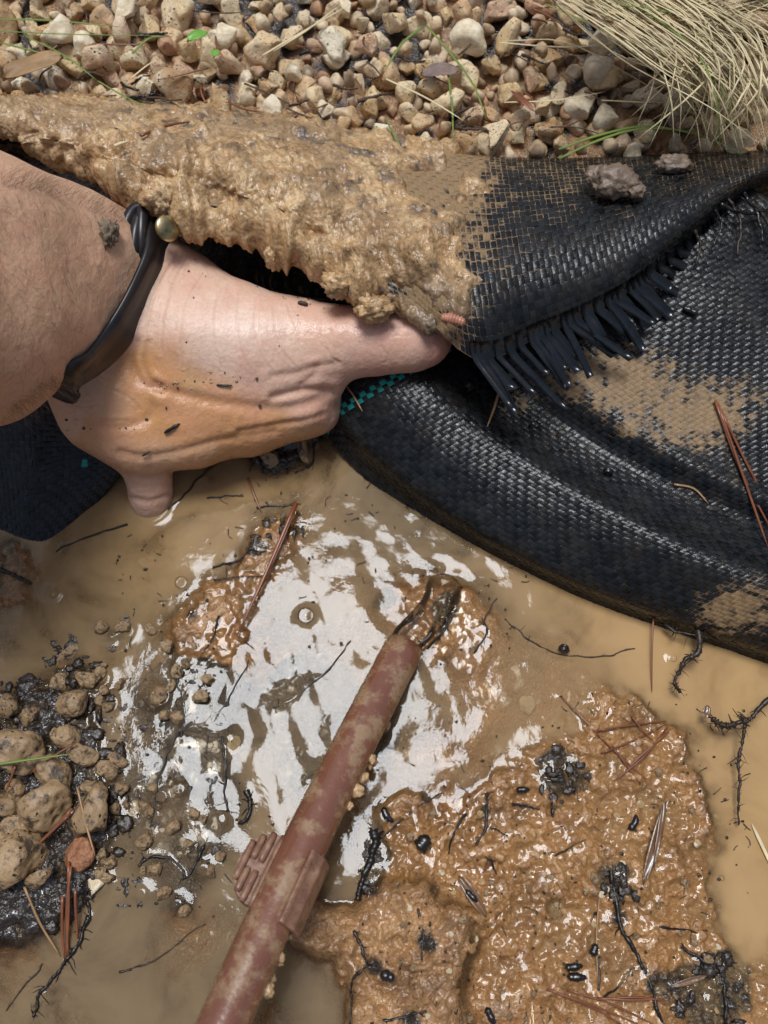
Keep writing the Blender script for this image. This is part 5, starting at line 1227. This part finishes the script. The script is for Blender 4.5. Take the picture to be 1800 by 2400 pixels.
pellet(1150, 2382, 48, 20, -1.1, "black pellet at the foot of the mound below the steep clod")
pellet(908, 2288, 40, 30, -.4, "round black husk stuck on the steep clod", .1, .0135)
pellet(992, 1975, 46, 42, .9, "large round black pod sunk in the upper mound", .05)
pellet(1322, 1520, 22, 30, 1.2, "dark pellet under the thin water below the cloth edge", 0, .0006)
pellet(1618, 728, 46, 16, -.5, "dark brown pellet on the muddy cloth under the fringe", 0, onpatch_z(LOW, 1618, 728)+.001)
pellet(1425, 1105, 18, 26, 1.3, "small dark pellet resting on the black cloth ridge", 0, onpatch_z(LOW, 1425, 1105)+.0005)
# ribbed pink catkin under the crust
z = onpatch_z(FLAP, 1062, 748)+.0065; c = P(1062, 748, z); u = np.linspace(-1, 1, 30); path = c+u[:, None]*np.array([.0052, -.0012, -.0006])+(u*u)[:, None]*np.array([0, -.0006, 0])
v, f = tube(path, .0022*np.sqrt(np.clip(1-np.abs(u)**4, .03, 1))*(1+.14*np.sin(u*26)), 14); v = v+.00022*vnoise(v*900, 3)[:, None]
tag(ob("catkin", v, tris(f), MT['grub']), "small pink ribbed catkin stuck to the crust above the thumb tip", "catkin")
# bubbles and foam
def bubble(a, b, rp, label, group=None):
    g = P(a, b, 0); s = rp*mpp(a, b, 0); v, f = ICO[4 if rp > 12 else 3]; v = v*np.array([s, s, s*.8])+np.array([g[0], g[1], max(gz(g[0], g[1]), 0)+s*.15])
    return tag(ob("bubble", v, f, MT['bubble']), label, "bubble", group)
bubble(425, 1366, 15, "single round bubble beside the tip of the tan ridge")
bubble(717, 1443, 19, "round bubble floating in the white reflection")
bubble(1577, 1543, 9, "bright bubble on the fine root below the cloth edge")
bubble(127, 1393, 11, "largest bubble of the foam patch below the cloth corner"); bubble(378, 1868, 15, "large bubble in the dark shallows by the pale pebble")
r = random.Random(64)
for a, b, q in [(110, 1385, 5), (104, 1376, 4), (117, 1377, 5), (140, 1400, 6), (96, 1388, 5), (133, 1379, 5), (122, 1408, 6), (108, 1398, 5), (145, 1412, 4), (88, 1380, 3), (100, 1365, 4)]: bubble(a, b, q, "tiny bubble in the foam patch below the cloth corner", "foam bubbles")
for a, b, q in [(558, 1608, 6), (370, 1795, 8), (372, 1890, 9), (365, 1850, 6), (521, 1920, 8), (433, 1990, 6), (476, 2040, 7), (455, 2050, 5), (518, 1739, 6), (526, 1770, 5), (275, 1672, 6), (400, 1660, 5), (345, 2250, 5), (120, 2180, 6), (300, 2080, 6), (420, 1850, 7), (415, 2120, 8), (330, 2095, 6)]: bubble(a, b, q, "tiny bubble clinging to the black roots in the shallows", "root bubbles")
for k in range(40): bubble(r.uniform(900, 1700), r.uniform(1870, 2390), r.uniform(4, 8), "tiny bubble in the wet glaze on the mud mound", "mound bubbles")

# fine black fibres and crumbs strewn over the wet mud
r = random.Random(91); parts = []
for k in range(640):
    if k < 340: a, b = r.uniform(840, 1760), r.uniform(1620, 2400)
    elif k < 480: a, b = r.uniform(260, 640), r.uniform(1250, 2150)
    else: a, b = r.uniform(560, 1250), r.uniform(1020, 1560)
    if 560 < a < 980 and 1350 < b < 2000 and r.random() < .6: continue
    p = onground(a, b, .0003, 0.0004); s_ = r.uniform(.0002, .00055)
    if k % 3: parts.append(blob(p, (s_*r.uniform(.6, 1.8), s_*r.uniform(.6, 1.8), s_*.6), k, 2, .5, 2))
    else:
        an = r.uniform(0, 6.28); L_ = r.uniform(.0015, .006); q = np.array([math.cos(an), math.sin(an), 0])*L_
        parts.append(tube(spline([p-q*.5, p+np.array([r.uniform(-1, 1), r.uniform(-1, 1), .1])*L_*.2, p+q*.5], 6), np.linspace(.00022, .0001, 6), 4, False))
tr_ = [x for x in parts if x[1].shape[1] == 3]; qd = [x for x in parts if x[1].shape[1] == 4]
for pp in (tr_, qd):
    v, f = join(pp); o = ob("plant_crumbs", v, f, MT['root'], G); o["kind"] = "stuff"

# torn threads and dark crumbs where the flap meets the lower cloth on the right
for k, pts in enumerate([[(1655, 470), (1690, 520), (1672, 580)], [(1700, 455), (1735, 520), (1728, 600)], [(1740, 450), (1775, 500), (1790, 570)], [(1620, 520), (1640, 570), (1630, 620)], [(1690, 480), (1750, 500), (1810, 490)], [(1760, 470), (1800, 520), (1840, 600)]]):
    z = onpatch_z(LOW, min(pts[1][0], 1795), pts[1][1]+60)
    root(pts, .0013, .0007, "dark torn thread tangled where the flap folds onto the lower cloth", 'rootb' if k % 2 else 'root', 7, [z+.012, z+.008, z+.004], "thread", "thread", "torn threads by the fold", .4)
